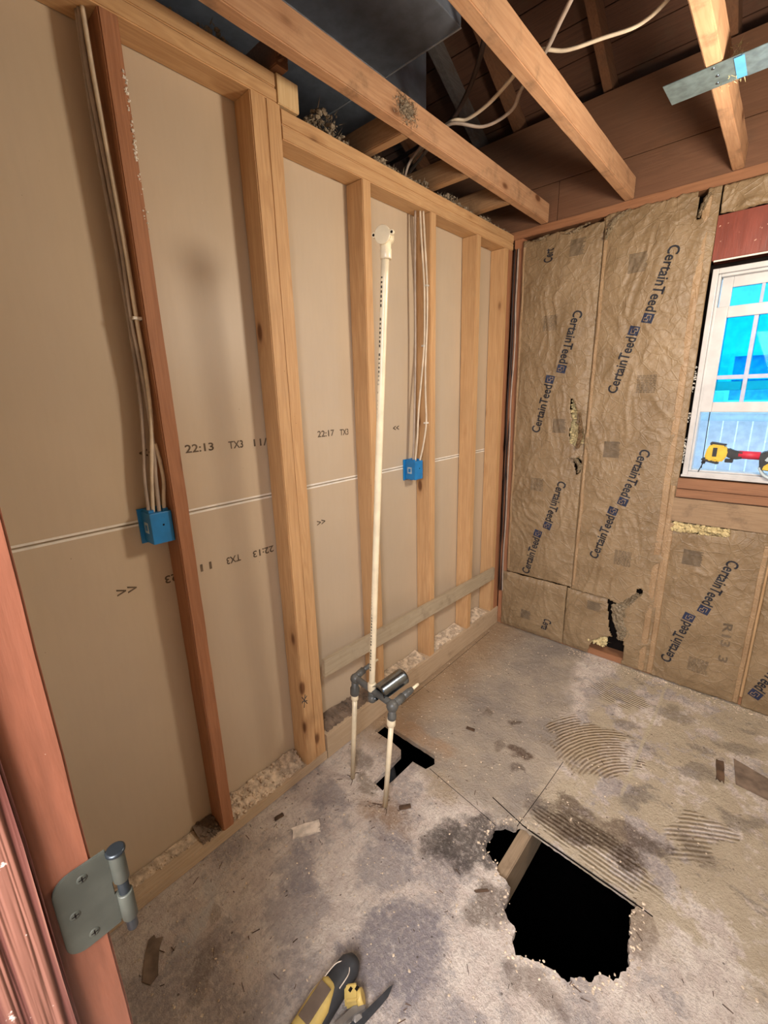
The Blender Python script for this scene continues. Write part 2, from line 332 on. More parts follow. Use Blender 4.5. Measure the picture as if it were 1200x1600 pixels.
# ------------------------------------------------------------------ mesh helpers
class MB:
    def __init__(s): s.bm = bmesh.new()
    def box(s, x0, x1, y0, y1, z0, z1, bev=0, jit=0):
        bm = bmesh.new()
        bmesh.ops.create_cube(bm, size=1)
        for v in bm.verts:
            v.co = Vector(((x0+x1)/2+v.co.x*(x1-x0), (y0+y1)/2+v.co.y*(y1-y0), (z0+z1)/2+v.co.z*(z1-z0)))
        if bev: bmesh.ops.bevel(bm, geom=bm.edges[:], offset=bev, segments=2, affect='EDGES', profile=.6)
        s.take(bm); return s
    def take(s, bm, mat=None):
        if mat is not None: bm.transform(mat)
        me = bpy.data.meshes.new('tmp'); bm.to_mesh(me); s.bm.from_mesh(me); bpy.data.meshes.remove(me); bm.free()
    def obox(s, c, ux, uy, uz, sx, sy, sz, bev=0):
        bm = bmesh.new(); bmesh.ops.create_cube(bm, size=1)
        for v in bm.verts: v.co = Vector((v.co.x*sx, v.co.y*sy, v.co.z*sz))
        if bev: bmesh.ops.bevel(bm, geom=bm.edges[:], offset=bev, segments=2, affect='EDGES')
        m = Matrix((ux, uy, uz)).transposed().to_4x4(); m.translation = Vector(c)
        s.take(bm, m); return s
    def beam(s, a, b, wd, ht, upv=(0, 0, 1), bev=.002):
        a, b = Vector(a), Vector(b); d = (b-a); L = d.length; d.normalize()
        side = d.cross(Vector(upv)).normalized(); u = side.cross(d)
        return s.obox((a+b)/2, d, side, u, L, wd, ht, bev)
    def lumber(s, x0, x1, y0, y1, z0, z1, axis, bow=.003, seed=0, bev=.003):
        """a board with rounded arrises and slight bow and wane"""
        bm = bmesh.new(); bmesh.ops.create_cube(bm, size=1)
        i = 'xyz'.index(axis); lo = (x0, y0, z0); hi = (x1, y1, z1); L = hi[i]-lo[i]
        for v in bm.verts: v.co = Vector([(lo[k]+hi[k])/2+v.co[k]*(hi[k]-lo[k]) for k in range(3)])
        bmesh.ops.bevel(bm, geom=[e for e in bm.edges if abs((e.verts[0].co-e.verts[1].co)[i]) > 1e-6], offset=bev, segments=2, affect='EDGES')
        n = max(2, int(L/.05))
        for k in range(1, n):
            no = [0, 0, 0]; no[i] = 1; co = [0, 0, 0]; co[i] = lo[i]+L*k/n
            bmesh.ops.bisect_plane(bm, geom=bm.verts[:]+bm.edges[:]+bm.faces[:], plane_co=co, plane_no=no)
        c = [(lo[k]+hi[k])/2 for k in range(3)]
        for v in bm.verts:
            tt = (v.co[i]-lo[i])/L; off = bow*math.sin(PI*tt)*math.sin(seed*1.7+1)
            for k in range(3):
                if k != i:
                    v.co[k] += off*(1 if k == (i+1) % 3 else .5)*(1 if seed % 2 else -1)+.0012*noise.noise(v.co*9+Vector((seed*3.1, k*5, 0)))
        s.take(bm); return s
    def tube(s, pts, r, seg=10, smooth=True, sx=1, cap=True, radii=None):
        P = [Vector(p) for p in pts]
        if smooth and len(P) > 2:
            Q = []; RR = []
            for i in range(len(P)-1):
                p0 = P[max(i-1, 0)]; p1 = P[i]; p2 = P[i+1]; p3 = P[min(i+2, len(P)-1)]
                for k in range(8):
                    t = k/8
                    Q.append(.5*((2*p1)+(-p0+p2)*t+(2*p0-5*p1+4*p2-p3)*t*t+(-p0+3*p1-3*p2+p3)*t**3))
                    if radii: RR.append(radii[i]*(1-t)+radii[i+1]*t)
            Q.append(P[-1]);  RR.append(radii[-1] if radii else r)
            P = Q; radii = RR if radii else None
        rings = []; prev = None
        for i, p in enumerate(P):
            d = (P[min(i+1, len(P)-1)]-P[max(i-1, 0)]).normalized()
            if prev is None:
                a = Vector((0, 0, 1)) if abs(d.z) < .9 else Vector((1, 0, 0)); u = d.cross(a).normalized()
            else: u = (prev-d*prev.dot(d)).normalized()
            prev = u; v = d.cross(u); rr = radii[i] if radii else r
            rings.append([s.bm.verts.new(p+u*math.cos(2*PI*k/seg)*rr*sx+v*math.sin(2*PI*k/seg)*rr) for k in range(seg)])
        for a, b in zip(rings, rings[1:]):
            for k in range(seg):
                f = s.bm.faces.new((a[k], a[(k+1) % seg], b[(k+1) % seg], b[k])); f.smooth = True
        if cap:
            s.bm.faces.new(rings[0][::-1]); s.bm.faces.new(rings[-1])
        return s
    def lathe(s, a, d, prof, seg=20):
        """prof: (distance along, radius) pairs"""
        a = Vector(a); d = Vector(d).normalized(); q = Vector((0, 0, 1)) if abs(d.z) < .9 else Vector((1, 0, 0))
        u = d.cross(q).normalized(); v = d.cross(u); rings = []
        for (h, r) in prof:
            rings.append([s.bm.verts.new(a+d*h+(u*math.cos(2*PI*k/seg)+v*math.sin(2*PI*k/seg))*max(r, 1e-4)) for k in range(seg)])
        for p, q in zip(rings, rings[1:]):
            for k in range(seg):
                f = s.bm.faces.new((p[k], p[(k+1) % seg], q[(k+1) % seg], q[k])); f.smooth = True
        s.bm.faces.new(rings[0][::-1]); s.bm.faces.new(rings[-1]); return s
    def sphere(s, c, r, sc=(1, 1, 1), sub=2):
        bm = bmesh.new(); bmesh.ops.create_icosphere(bm, subdivisions=sub, radius=r)
        for v in bm.verts: v.co = Vector((v.co.x*sc[0], v.co.y*sc[1], v.co.z*sc[2]))+Vector(c)
        for f in bm.faces: f.smooth = True
        s.take(bm); return s
    def prism(s, poly, o, U, V, N, t, bev=0):
        """outline poly (u,v) in the plane o,U,V, thickness t along N"""
        bm = bmesh.new(); o, U, V, N = Vector(o), Vector(U), Vector(V), Vector(N)
        a = [bm.verts.new(o+U*p[0]+V*p[1]) for p in poly]; b = [bm.verts.new(o+U*p[0]+V*p[1]+N*t) for p in poly]
        n = len(poly); bm.faces.new(a[::-1]); bm.faces.new(b)
        for i in range(n): bm.faces.new((a[i], a[(i+1) % n], b[(i+1) % n], b[i]))
        bmesh.ops.recalc_face_normals(bm, faces=bm.faces[:])
        if bev: bmesh.ops.bevel(bm, geom=bm.edges[:], offset=bev, segments=2, affect='EDGES')
        s.take(bm); return s
    def chunk(s, c, r, flat=1):
        bm = bmesh.new(); bmesh.ops.create_icosphere(bm, subdivisions=1, radius=r)
        sc = (random.uniform(.6, 1.3), random.uniform(.6, 1.3), random.uniform(.5, 1)*flat)
        for v in bm.verts:
            v.co = Vector((v.co.x*sc[0], v.co.y*sc[1], v.co.z*sc[2]))*random.uniform(.75, 1.2)
        m = Matrix.Rotation(random.uniform(0, 6.28), 4, 'Z') @ Matrix.Rotation(random.uniform(-.4, .4), 4, 'X'); m.translation = Vector(c)
        s.take(bm, Matrix.Translation(Vector(c)) @ Matrix.Rotation(random.uniform(0, 6.28), 4, 'Z')); return s
    def strand(s, a, b, wd):
        a, b = Vector(a), Vector(b); q = (b-a).cross(Vector((random.uniform(-1, 1), random.uniform(-1, 1), random.uniform(-1, 1)))).normalized()*wd
        vs = [s.bm.verts.new(p) for p in (a-q, a+q, b)]; s.bm.faces.new(vs)
    def build(s, name, mat, parent=None, origin=None, local=False):
        me = bpy.data.meshes.new(name)
        if origin is None and parent is None:
            xs = [v.co for v in s.bm.verts]
            origin = Vector(((min(v.x for v in xs)+max(v.x for v in xs))/2, (min(v.y for v in xs)+max(v.y for v in xs))/2, min(v.z for v in xs)))
        sub = Vector((0, 0, 0))
        if parent is None: sub = Vector(origin)
        elif not local:
            q = parent
            while q is not None: sub += q.location; q = q.parent
        for v in s.bm.verts: v.co -= sub
        s.bm.to_mesh(me); s.bm.free()
        o = bpy.data.objects.new(name, me); COL.objects.link(o)
        if parent is None: o.location = sub
        else: o.parent = parent
        me.materials.append(M[mat]); return o
def tag(o, label, cat, group=None, kind=None):
    if kind: o['kind'] = kind
    o['label'] = label; o['category'] = cat
    if group: o['group'] = group
    return o
def struct(o, label=None):
    o['kind'] = 'structure'
    return o
def empty(name, loc, rot=(0, 0, 0)):
    o = bpy.data.objects.new(name, None); COL.objects.link(o); o.location = loc; o.rotation_euler = rot; o.empty_display_size = .05
    return o
def inside(x, y, poly):
    c = False; n = len(poly)
    for i in range(n):
        x1, y1 = poly[i]; x2, y2 = poly[i-1]
        if (y1 > y) != (y2 > y) and x < (x2-x1)*(y-y1)/(y2-y1)+x1: c = not c
    return c
def text_bm(body, width, height, cut=None):
    """flat lettering, u to the right and v up, centred in v; cut into small cells so it can follow a crumpled surface"""
    cu = bpy.data.curves.new('t', 'FONT'); cu.body = body; cu.size = 1; cu.resolution_u = 3; cu.offset = .018
    ob = bpy.data.objects.new('t', cu); COL.objects.link(ob)
    bpy.context.view_layer.update()
    me = bpy.data.meshes.new_from_object(ob.evaluated_get(bpy.context.evaluated_depsgraph_get()))
    bpy.data.objects.remove(ob); bpy.data.curves.remove(cu)
    bm = bmesh.new(); bm.from_mesh(me); bpy.data.meshes.remove(me)
    x0 = min(v.co.x for v in bm.verts); x1 = max(v.co.x for v in bm.verts)
    y0 = min(v.co.y for v in bm.verts); y1 = max(v.co.y for v in bm.verts)
    for v in bm.verts: v.co = Vector(((v.co.x-x0)*width/(x1-x0), ((v.co.y-y0)/(y1-y0)-.5)*height, 0))
    if cut:
        for i in range(1, int(width/cut)+1):
            bmesh.ops.bisect_plane(bm, geom=bm.verts[:]+bm.edges[:]+bm.faces[:], plane_co=(i*cut, 0, 0), plane_no=(1, 0, 0))
        for i in range(-3, 4):
            bmesh.ops.bisect_plane(bm, geom=bm.verts[:]+bm.edges[:]+bm.faces[:], plane_co=(0, i*cut, 0), plane_no=(0, 1, 0))
    return bm

# ------------------------------------------------------------------ floor with its holes
def ragged(poly, amp, stepl=.012, keep=()):
    out = []
    n = len(poly)
    for i in range(n):
        a = Vector(poly[i]); b = Vector(poly[(i+1) % n]); L = (b-a).length; k = max(1, int(L/stepl)); nn = Vector((-(b-a).y, (b-a).x)).normalized()
        for j in range(k):
            q = a+(b-a)*j/k
            am = 0 if (i in keep) else amp
            d = am*(noise.noise(Vector((q.x*22, q.y*22, 0)))+.6*noise.noise(Vector((q.x*70, q.y*70, 3))))
            q = q+nn*d; out.append((q.x, q.y))
    return out
hole_T = [(.049, -1.328), (.053, -1.257), (.358, -1.261), (.387, -1.302), (.373, -1.349), (.305, -1.353), (.301, -1.549), (.246, -1.543), (.240, -1.356), (.222, -1.335), (.156, -1.325)]
hole_B = [(.72, -1.391), (.754, -1.359), (.79, -1.344), (.806, -1.320), (.841, -1.314), (1.183, -1.328), (1.181, -1.378), (1.198, -1.436), (1.208, -1.52), (1.186, -1.581), (1.142, -1.605), (1.102, -1.666), (1.059, -1.67), (1.01, -1.684), (.957, -1.707), (.927, -1.662), (.89, -1.621), (.871, -1.557), (.835, -1.53), (.798, -1.508), (.767, -1.506), (.731, -1.481), (.738, -1.434)]
hT = ragged(hole_T, .002, .02); hB = ragged(hole_B, .017, .008, keep=(4,))
FX0, FX1, FY0, FY1 = -.20, 2.42, -4.2, .10
outer = [(FX0, FY0), (FX1, FY0), (FX1, FY1), (FX0, FY1)]
b = MB()
loops = [outer, hT, hB]
tri = geometry.tessellate_polygon([[Vector((p[0], p[1], 0)) for p in L] for L in loops])
flat = [p for L in loops for p in L]
tv = [b.bm.verts.new((p[0], p[1], 0)) for p in flat]
for t3 in tri:
    try: b.bm.faces.new([tv[i] for i in t3])
    except ValueError: pass
bmesh.ops.recalc_face_normals(b.bm, faces=b.bm.faces[:])
for f in b.bm.faces:
    if f.normal.z < 0: f.normal_flip()
st = 0
for L in loops:
    n = len(L); low = []
    for i, p in enumerate(L):
        q = Vector(p); low.append(b.bm.verts.new((q.x+.003*noise.noise(Vector((q.x*60, q.y*60, 9))), q.y+.003*noise.noise(Vector((q.x*60, q.y*60, 19))), -.022)))
    for i in range(n): b.bm.faces.new((tv[st+i], tv[st+(i+1) % n], low[(i+1) % n], low[i]))
    st += n
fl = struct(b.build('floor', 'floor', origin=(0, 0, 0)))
# seams between floor boards: thin dark recess strips let into the surface
def seam(name, pts, wd=.0022):
    b = MB()
    for p, q in zip(pts, pts[1:]):
        p, q = Vector((*p, 0)), Vector((*q, 0)); d = (q-p).normalized()
        b.obox((p+q)/2+Vector((0, 0, -.0006)), d, Vector((-d.y, d.x, 0)), Vector((0, 0, 1)), (q-p).length, wd, .0022)
    return b.build(name, 'black', fl)
seam('board_seam', [(.385, -1.335), (.50, -1.352), (.62, -1.368), (.728, -1.385)])
seam('board_seam', [(.81, -.925), (.803, -1.1), (.789, -1.335)])
seam('board_seam', [(.66, -1.285), (.80, -1.318), (.85, -1.322), (1.20, -1.336), (1.235, -1.34)], .004)
seam('board_seam', [(.028, -.15), (.034, -.778), (.030, -1.1)], .002)
# crawlspace: ground and side sheets, near black in place of shade
b = MB(); b.box(-1, 3, -4.5, .6, -1.0, -.95); struct(b.build('ground', 'crawl_shade'))
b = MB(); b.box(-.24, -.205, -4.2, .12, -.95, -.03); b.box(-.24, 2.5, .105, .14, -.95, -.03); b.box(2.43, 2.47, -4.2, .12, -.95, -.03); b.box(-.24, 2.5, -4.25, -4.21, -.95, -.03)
struct(b.build('crawl_side_1', 'crawl_shade'))
# joists under the floor
def fjoist(x0, x1, y0, y1, lab, g=None):
    b = MB(); b.lumber(x0, x1, y0, y1, -.17, -.0225, 'y', .001, 3); return tag(b.build('floor_joist', 'floorjoist'), lab, 'joist', g)
fjoist(.795, .838, -3.2, .0, 'grey wooden floor joist crossing the big ragged hole in the floor')
b = MB(); b.tube([(.10, -1.30, -.14), (.26, -1.44, -.13), (.275, -1.60, -.125)], .022, 14)
tag(b.build('drain_pipe', 'tool_dark'), 'dark drain pipe down in the narrow slot cut in the floor', 'pipe')

# ------------------------------------------------------------------ left wall: drywall, studs, plates
def holes_box(b): pass
b = MB()
JZ = 1.2265
b.box(-.102, -.0895, -3.0, .1, .0, JZ-.0045); b.box(-.102, -.0895, -3.0, .1, JZ+.0045, 2.46)
b.box(-.102, -.097, -3.0, .1, JZ-.0045, JZ+.0045)
wl = struct(b.build('wall_left', 'drywall', origin=(-.1, -1.4, 0)))
b = MB(); b.box(-.0945, -.0884, -3.0, .09, JZ-.0092, JZ-.0030); b.box(-.0945, -.0884, -3.0, .09, JZ+.0025, JZ+.0088)
b.build('joint_edge', 'white', wl)
def dw_text(body, y, z, wd, ht, flip=False):
    bm = text_bm(body, wd, ht); U, V = (Vector((0, 1, 0)), Vector((0, 0, 1))) if not flip else (Vector((0, -1, 0)), Vector((0, 0, -1)))
    for v in bm.verts: v.co = Vector((-.0887, y, z))+U*v.co.x+V*v.co.y
    b = MB(); b.take(bm); return b.build('printed_code', 'ink', wl)
for (s_, y, z, wd, fl_) in (('<<', -2.125, 1.43, .05, 0), ('22:13', -1.99, 1.428, .095, 0), ('TX3', -1.842, 1.426, .055, 0), ('11/23', -1.745, 1.425, .10, 0), ('22:17', -1.452, 1.432, .09, 0), ('TX3', -1.33, 1.43, .05, 0), ('<<', -.985, 1.424, .045, 0), ('21', -1.13, 1.424, .04, 0),
                            ('<<', -2.195, 1.031, .055, 1), ('23', -2.072, 1.025, .04, 1), ('11', -1.955, 1.028, .04, 1), ('TX3', -1.845, 1.024, .055, 1), ('22:13', -1.705, 1.018, .09, 1), ('<<', -1.44, 1.066, .045, 1)):
    dw_text(s_, y, z, wd, .026 if '<' not in s_ else .022, fl_)

def stud(y0, y1, z0, z1, mat, lab, seed, x0=-.0885, x1=0, bow=.003):
    b = MB(); b.lumber(x0, x1, y0, y1, z0, z1, 'z', bow, seed)
    return tag(b.build('wall_stud', mat), lab, 'stud', None)
s1 = stud(-2.086, -2.043, .0455, 2.444, 'red_stud', 'reddish brown wall stud beside the nearer blue electrical box', 1, bow=.001)
for (y, z, sx_) in ((-2.0455, 2.20, 1.0),):
    b = MB()
    for k in range(90):
        zz = random.uniform(2.16, 2.34) if k < 75 else random.uniform(1.98, 2.16)
        b.chunk((.0004, -2.0475+random.gauss(0, .0022), zz), random.uniform(.001, .0045))
    b.build('plaster_smear', 'white', s1)
stud(-1.697, -1.6445, .0455, 2.444, 'pine_z', 'nearer of the two yellow studs nailed together, with black scribble near its foot', 2)
stud(-1.6435, -1.591, .0455, 2.444, 'pine_z', 'farther of the two yellow studs nailed together, below the pale block', 3)
stud(-1.236, -1.190, .1255, 2.356, 'pine_z', 'pine wall stud right behind the tall cream shower pipe', 4)
stud(-.805, -.760, .1255, 2.356, 'pine_z', 'pine wall stud beside the farther blue electrical box', 5)
stud(-.404, -.361, .1255, 2.356, 'pine_z', 'narrow pine stud with a splintered edge, second from the far corner', 6)
stud(-.100, -.055, .1255, 2.356, 'pine_z', 'pine end stud of the left wall, at the far corner', 7)
stud(-.053, .004, .1255, 2.356, 'red_stud', 'reddish stud tight in the far corner behind the cables', 8)
# splintered spot
def plate(y0, y1, z0, z1, lab, mat='pine_y', name='top_plate', seed=0, x0=-.0885, x1=0.0, group=None, bow=.001):
    b = MB(); b.lumber(x0, x1, y0, y1, z0, z1, 'y', bow, seed); return tag(b.build(name, mat), lab, 'plate', group)
plate(-3.0, -1.60, 2.4455, 2.483, 'lower board of the double top plate over the nearer studs', seed=1)
plate(-3.0, -1.605, 2.484, 2.522, 'upper board of the double top plate over the nearer studs, with dark knots', seed=2)
plate(-1.588, -.0, 2.3575, 2.397, 'lower board of the double top plate above the far section of studs', seed=3)
plate(-1.588, -.0, 2.398, 2.440, 'upper board of the double top plate above the far section of studs', seed=4)
b = MB(); b.lumber(-.0885, .0055, -1.600, -1.522, 2.4455, 2.5215, 'y', 0, 4, .002)
tag(b.build('spacer_block', 'pale_wood'), 'short pale wood block at the end of the nearer top plate', 'block')
plate(-3.0, -1.590, 0.0005, .045, 'dusty bottom plate under the nearer studs', 'sole', 'bottom_plate', 5, x0=-.0885, x1=.003)
plate(-1.586, -.0, 0.0005, .125, 'tan bottom plate under the far studs', 'sole', 'bottom_plate', 6, x0=-.0885, x1=.006)
b = MB()
bm_o = Vector((.012, -1.585, .468)); bm_e = Vector((.012, -.10, .410))
d = (bm_e-bm_o).normalized(); b.obox((bm_o+bm_e)/2, d, Vector((1, 0, 0)), Vector((1, 0, 0)).cross(d)*-1, (bm_e-bm_o).length, .019, .082, .002)
tag(b.build('cross_board', 'board'), 'grey dusty board nailed across the far studs near the floor', 'board')
# scribble on the double stud
b = MB()
for (y0_, z0_, y1_, z1_) in ((-1.0, 0, .9, .6), (-.9, .8, .8, -.5), (-.4, -.8, .3, .9), (-.8, .2, .9, -.1)):
    b.tube([(.0015, -1.684+y0_*.014, .36+z0_*.034), (.0015, -1.684+y1_*.014, .36+z1_*.034)], .0017, 5, False)
b.build('pen_scribble', 'tool_dark', bpy.data.objects['wall_stud.001'])

# plaster rubble lying on the bottom plates
def rubble(name, y0, y1, n, ztop, lab, zb=.045, x0=-.086, x1=-.004, rmax=.009, mat='crumbs'):
    b = MB()
    for k in range(n):
        y = random.uniform(y0, y1); u = random.random()**1.6; x = x0+(x1-x0)*u
        hmax = ztop*(1-u)*(.45+.55*noise.noise(Vector((y*7, 2, 1)))+.35)
        r = random.uniform(.0025, rmax)
        b.chunk((x, y, zb+random.uniform(0, max(.001, hmax))+r*.4), r)
    # heap body
    nseg = 40
    prev = None
    for k in range(nseg+1):
        y = y0+(y1-y0)*k/nseg; hh = ztop*(.45+.55*noise.noise(Vector((y*7, 2, 1)))+.3); hh = max(.003, hh)
        ring = [b.bm.verts.new(p) for p in ((x0, y, zb), (x0, y, zb+hh+.004*noise.noise(Vector((y*60, 0, 0)))), (x0+(x1-x0)*.45, y, zb+hh*.5+.004*noise.noise(Vector((y*60, 5, 0)))), (x1-.01*random.random(), y, zb))]
        if prev:
            for i in range(3): b.bm.faces.new((prev[i], prev[i+1], ring[i+1], ring[i]))
        prev = ring
    return tag(b.build(name, mat), lab, 'rubble', None, 'stuff')
rubble('plaster_rubble', -2.035, -1.705, 420, .055, 'crumbled plaster heaped on the bottom plate between the red stud and the doubled studs')
rubble('plaster_rubble', -2.45, -2.16, 90, .006, 'thin strip of plaster crumbs on the bottom plate left of the red stud', rmax=.004, x1=-.035)
rubble('plaster_rubble', -2.16, -2.09, 70, .028, 'dark crumbs piled against the foot of the red stud', mat='felt')
rubble('plaster_rubble', -1.17, -.83, 260, .026, 'plaster crumbs on the far bottom plate behind the faucet body', .1255, rmax=.007)
rubble('plaster_rubble', -.74, -.42, 200, .026, 'plaster crumbs on the far bottom plate under the cross board', .1255, rmax=.007)
rubble('plaster_rubble', -.34, -.13, 100, .024, 'plaster crumbs on the bottom plate nearest the far corner', .1255, rmax=.006)
rubble('plaster_rubble', -1.57, -1.26, 150, .03, 'greyish crumbs on the far bottom plate right of the doubled studs', .1255, rmax=.009, mat='felt')

# ------------------------------------------------------------------ ceiling framing and attic
JX = [(.155, 'first ceiling joist from the left wall, with a clump of grey lint stuck on it'), (.567, 'second ceiling joist from the left wall, with pale worn edge'), (.980, 'third ceiling joist, crossed by the metal strap'), (1.39, 'fourth ceiling joist from the left wall'), (1.80, 'ceiling joist nearest the right wall')]
joists = []
for i, (x, lab) in enumerate(JX):
    b = MB(); b.lumber(x, x+.041, -2.9, .0, 2.456, 2.546, 'y', .001 if i else .0005, i+1, .003)
    joists.append(tag(b.build('ceiling_joist', 'joist'), lab, 'joist', 'ceiling joists over the bare room'))
b = MB()
for k in range(500):
    c = Vector((.198, -1.22+random.gauss(0, .025), 2.50+random.gauss(0, .018)))
    if not 2.458 < c.z < 2.545: continue
    b.strand(c, c+Vector((random.uniform(0, .008), random.gauss(0, .01), random.gauss(0, .01))), .0012)
for k in range(60):
    c = Vector((.199, -1.22+random.gauss(0, .022), 2.50+random.gauss(0, .014))); b.chunk(c, random.uniform(.002, .006))
b.build('lint_clump', 'greybatting', joists[0])
for k, (y, lab) in enumerate(((-1.195, 'nearest cross block between the left wall and the first joist'), (-.785, 'middle cross block between the left wall and the first joist'), (-.405, 'farthest cross block between the left wall and the first joist'))):
    b = MB(); b.lumber(-1.2, .1545, y, y+.042, 2.4565 if k else 2.457, 2.546, 'x', .001, k+4)
    tag(b.build('cross_block', 'block'), lab, 'block', 'cross blocks above the left wall')
b = MB(); b.lumber(-.9, .03, -1.62, -1.575, 2.524, 2.61, 'x', .001, 9)
br = tag(b.build('broken_block', 'darkwood_y'), 'dark broken block with a jagged end above the nearer top plate', 'block')
b = MB()
for k in range(30):
    z = random.uniform(2.53, 2.60); b.strand((.028, random.uniform(-1.62, -1.575), z), (.028+random.uniform(.01, .035), random.uniform(-1.61, -1.585), z+random.uniform(-.01, .01)), .003)
b.build('splinters', 'darkwood_y', br)
# neighbouring ceiling and its loose grey insulation
b = MB(); b.box(-3.0, -.12, -3.6, .2, 2.405, 2.418); struct(b.build('ceiling', 'drywall'))
def fluff(name, y0, y1, x0, x1, zb, hh, n, lab, cl=.0):
    b = MB()
    for k in range(n):
        y = random.uniform(y0, y1); x = random.uniform(x0, x1)
        H = hh*max(.15, .55+1.1*noise.noise(Vector((y*9, x*9, 4)))) if cl == 0 else hh*math.exp(-((y-(y0+y1)/2)/((y1-y0)*.28))**2)*(.8+.5*noise.noise(Vector((y*25, x*9, 4))))
        z = zb+random.random()*H; r = random.uniform(.003, .011)
        if k % 3 == 0: b.chunk((x, y, z), r)
        else:
            b.strand((x, y, z), (x+random.gauss(0, .012), y+random.gauss(0, .012), z+random.gauss(0, .012)), .0016)
    return tag(b.build(name, 'greybatting'), lab, 'insulation', None, 'stuff')
fluff('loose_insulation', -2.6, -1.66, -.13, -.04, 2.524, .05, 2200, 'grey fluffy insulation along the top of the nearer top plate')
fluff('loose_insulation', -1.52, -1.21, -.20, -.03, 2.43, .13, 2600, 'tall clump of grey insulation behind the top plate next to the pale block', 1)
fluff('loose_insulation', -1.14, -.80, -.10, -.012, 2.441, .035, 1300, 'ragged grey insulation on the top plate between the nearest and middle cross blocks')
fluff('loose_insulation', -.73, -.42, -.10, -.012, 2.441, .03, 900, 'ragged grey insulation on the top plate between the middle and farthest cross blocks')
fluff('loose_insulation', -.35, -.02, -.10, -.012, 2.441, .02, 600, 'thin grey insulation on the top plate by the far corner')
# far wall top: plate, brown boards above, rafters, roof
b = MB(); b.lumber(-.12, 2.4, .0, .089, 2.414, 2.4545, 'x', .0, 3); tag(b.build('top_plate', 'plate_x'), 'reddish brown top plate along the top of the papered wall', 'plate')
def panelboard(x0, x1, z0, z1, lab):
    b = MB(); b.box(x0, x1, .012, .030, z0, z1, .0015); return tag(b.build('gable_board', 'panel'), lab, 'board')
panelboard(-.6, .236, 2.456, 2.640, 'lower brown board above the wall, left of its upright joint')
panelboard(.239, 2.4, 2.456, 2.640, 'long lower brown board above the papered wall')
panelboard(-.6, 2.4, 2.643, 2.945, 'wide upper brown board closing the attic behind the joists')
SL = .55
def roofz(y): return 3.09-SL*y
b = MB()
bm = bmesh.new()
n = Vector((0, SL, 1)).normalized()
yy = .7
while yy > -3.8:
    a = Vector((0, yy, roofz(yy)+.0)); dd = Vector((0, -1, SL)).normalized()
    b.obox(a+dd*.07+Vector((-.3, 0, 0)), Vector((1, 0, 0)), dd, n, 6.0, .136, .018, .001)
    yy -= .14*dd.y*-1
b.obox(Vector((-.3, -1.5, roofz(-1.5)))+n*.03, Vector((1, 0, 0)), Vector((0, -1, SL)).normalized(), n, 6.0, 6.0, .02)  # backing sheet added to stop sky light leaking between the roof boards
struct(b.build('ceiling', 'sheath'))
b = MB(); b.box(-3.3, 2.7, -4.6, -3.4, 2.55, 2.6); b.box(-3.3, -3.25, -4.6, .9, 2.4, 5.2); b.box(2.65, 2.7, -4.6, .9, 2.47, 5.2); b.box(-3.3, 2.7, -3.85, -3.8, 2.55, 5.6); b.box(-3.3, 2.7, .66, .7, 2.2, 3.0); b.box(-3.3, 2.7, .14, .7, 2.2, 2.25)
struct(b.build('ceiling', 'sheath'))
def rafter(x, lab, mat='darkwood_y', wd=.04, g='roof rafters in the attic'):
    b = MB(); off = -.060
    b.beam((x, .6, roofz(.6)+off), (x, -3.6, roofz(-3.6)+off), wd, .09, n)
    return tag(b.build('roof_rafter', mat), lab, 'rafter', g)
for x, lab in ((1.86, 'roof rafter nearest the right side of the attic'), (1.37, 'roof rafter above the metal strap'), (.905, 'roof rafter at the right of the second joist'), (.435, 'brown roof rafter between the second and third joists'), (-.03, 'brown roof rafter seen above the first joist'), (-.68, 'dark roof rafter at the far left of the attic')):
    rafter(x, lab)
rafter(-.27, 'grey paint-smeared roof rafter beside the dark duct', 'grey_rafter')
# dark duct box
b = MB(); b.box(-.62, .262, -2.5, -.99, 2.80, 3.2, .004); dk = tag(b.build('air_duct', 'duct'), 'dark grey sheet metal duct in the attic above the first joist', 'duct')
b = MB(); b.box(-.095, -.090, -2.5, -.992, 2.7965, 2.80); b.box(-.62, .262, -.994, -.988, 2.7975, 2.80); b.build('duct_seam', 'ductseam', dk)
b = MB(); b.box(-.60, -.13, -.985, -.66, 2.83, 3.15, .004); tag(b.build('air_duct', 'duct'), 'smaller dark duct section just beyond the end of the wide duct', 'duct')
# wires in the attic
def cable(name, pts, r, mat, lab, g=None, flat=1.5):
    b = MB(); b.tube(pts, r, 8, True, flat); return tag(b.build(name, mat), lab, 'cable', g)
cable('cable', [(-.30, -.62, 2.62), (-.05, -.78, 2.60), (.139, -.883, 2.60), (.25, -.80, 2.585), (.36, -.79, 2.60), (.43, -.85, 2.62), (.563, -.981, 2.60), (.635, -1.05, 2.61), (.73, -1.15, 2.62), (.85, -1.30, 2.65)], .0055, 'greycable', 'grey flat cable sagging through the attic over the first and second joists')
cable('cable', [(-.28, -.66, 2.63), (-.03, -.81, 2.61), (.145, -.875, 2.61), (.20, -.845, 2.61), (.30, -.86, 2.615), (.41, -.90, 2.63), (.53, -.985, 2.62), (.62, -.95, 2.60), (.716, -.922, 2.60), (.814, -.90, 2.60), (.90, -.935, 2.61), (1.02, -1.02, 2.64), (1.3, -1.2, 2.7)], .0055, 'cable', 'cream cable curving across the attic from the duct towards the metal strap')
cable('cable', [(-.4, -.70, 2.66), (.05, -.83, 2.62), (.20, -.87, 2.66), (.36, -1.0, 2.72), (.5, -1.2, 2.8)], .007, 'darkcable', 'dark cable twisting beside the pale cables in the attic')
cable('cable', [(.02, -.86, 2.60), (-.02, -.86, 2.58), (-.045, -.90, 2.52), (-.05, -.93, 2.445)], .0045, 'greycable', 'short grey cable dropping into the top plate by the middle cross block')
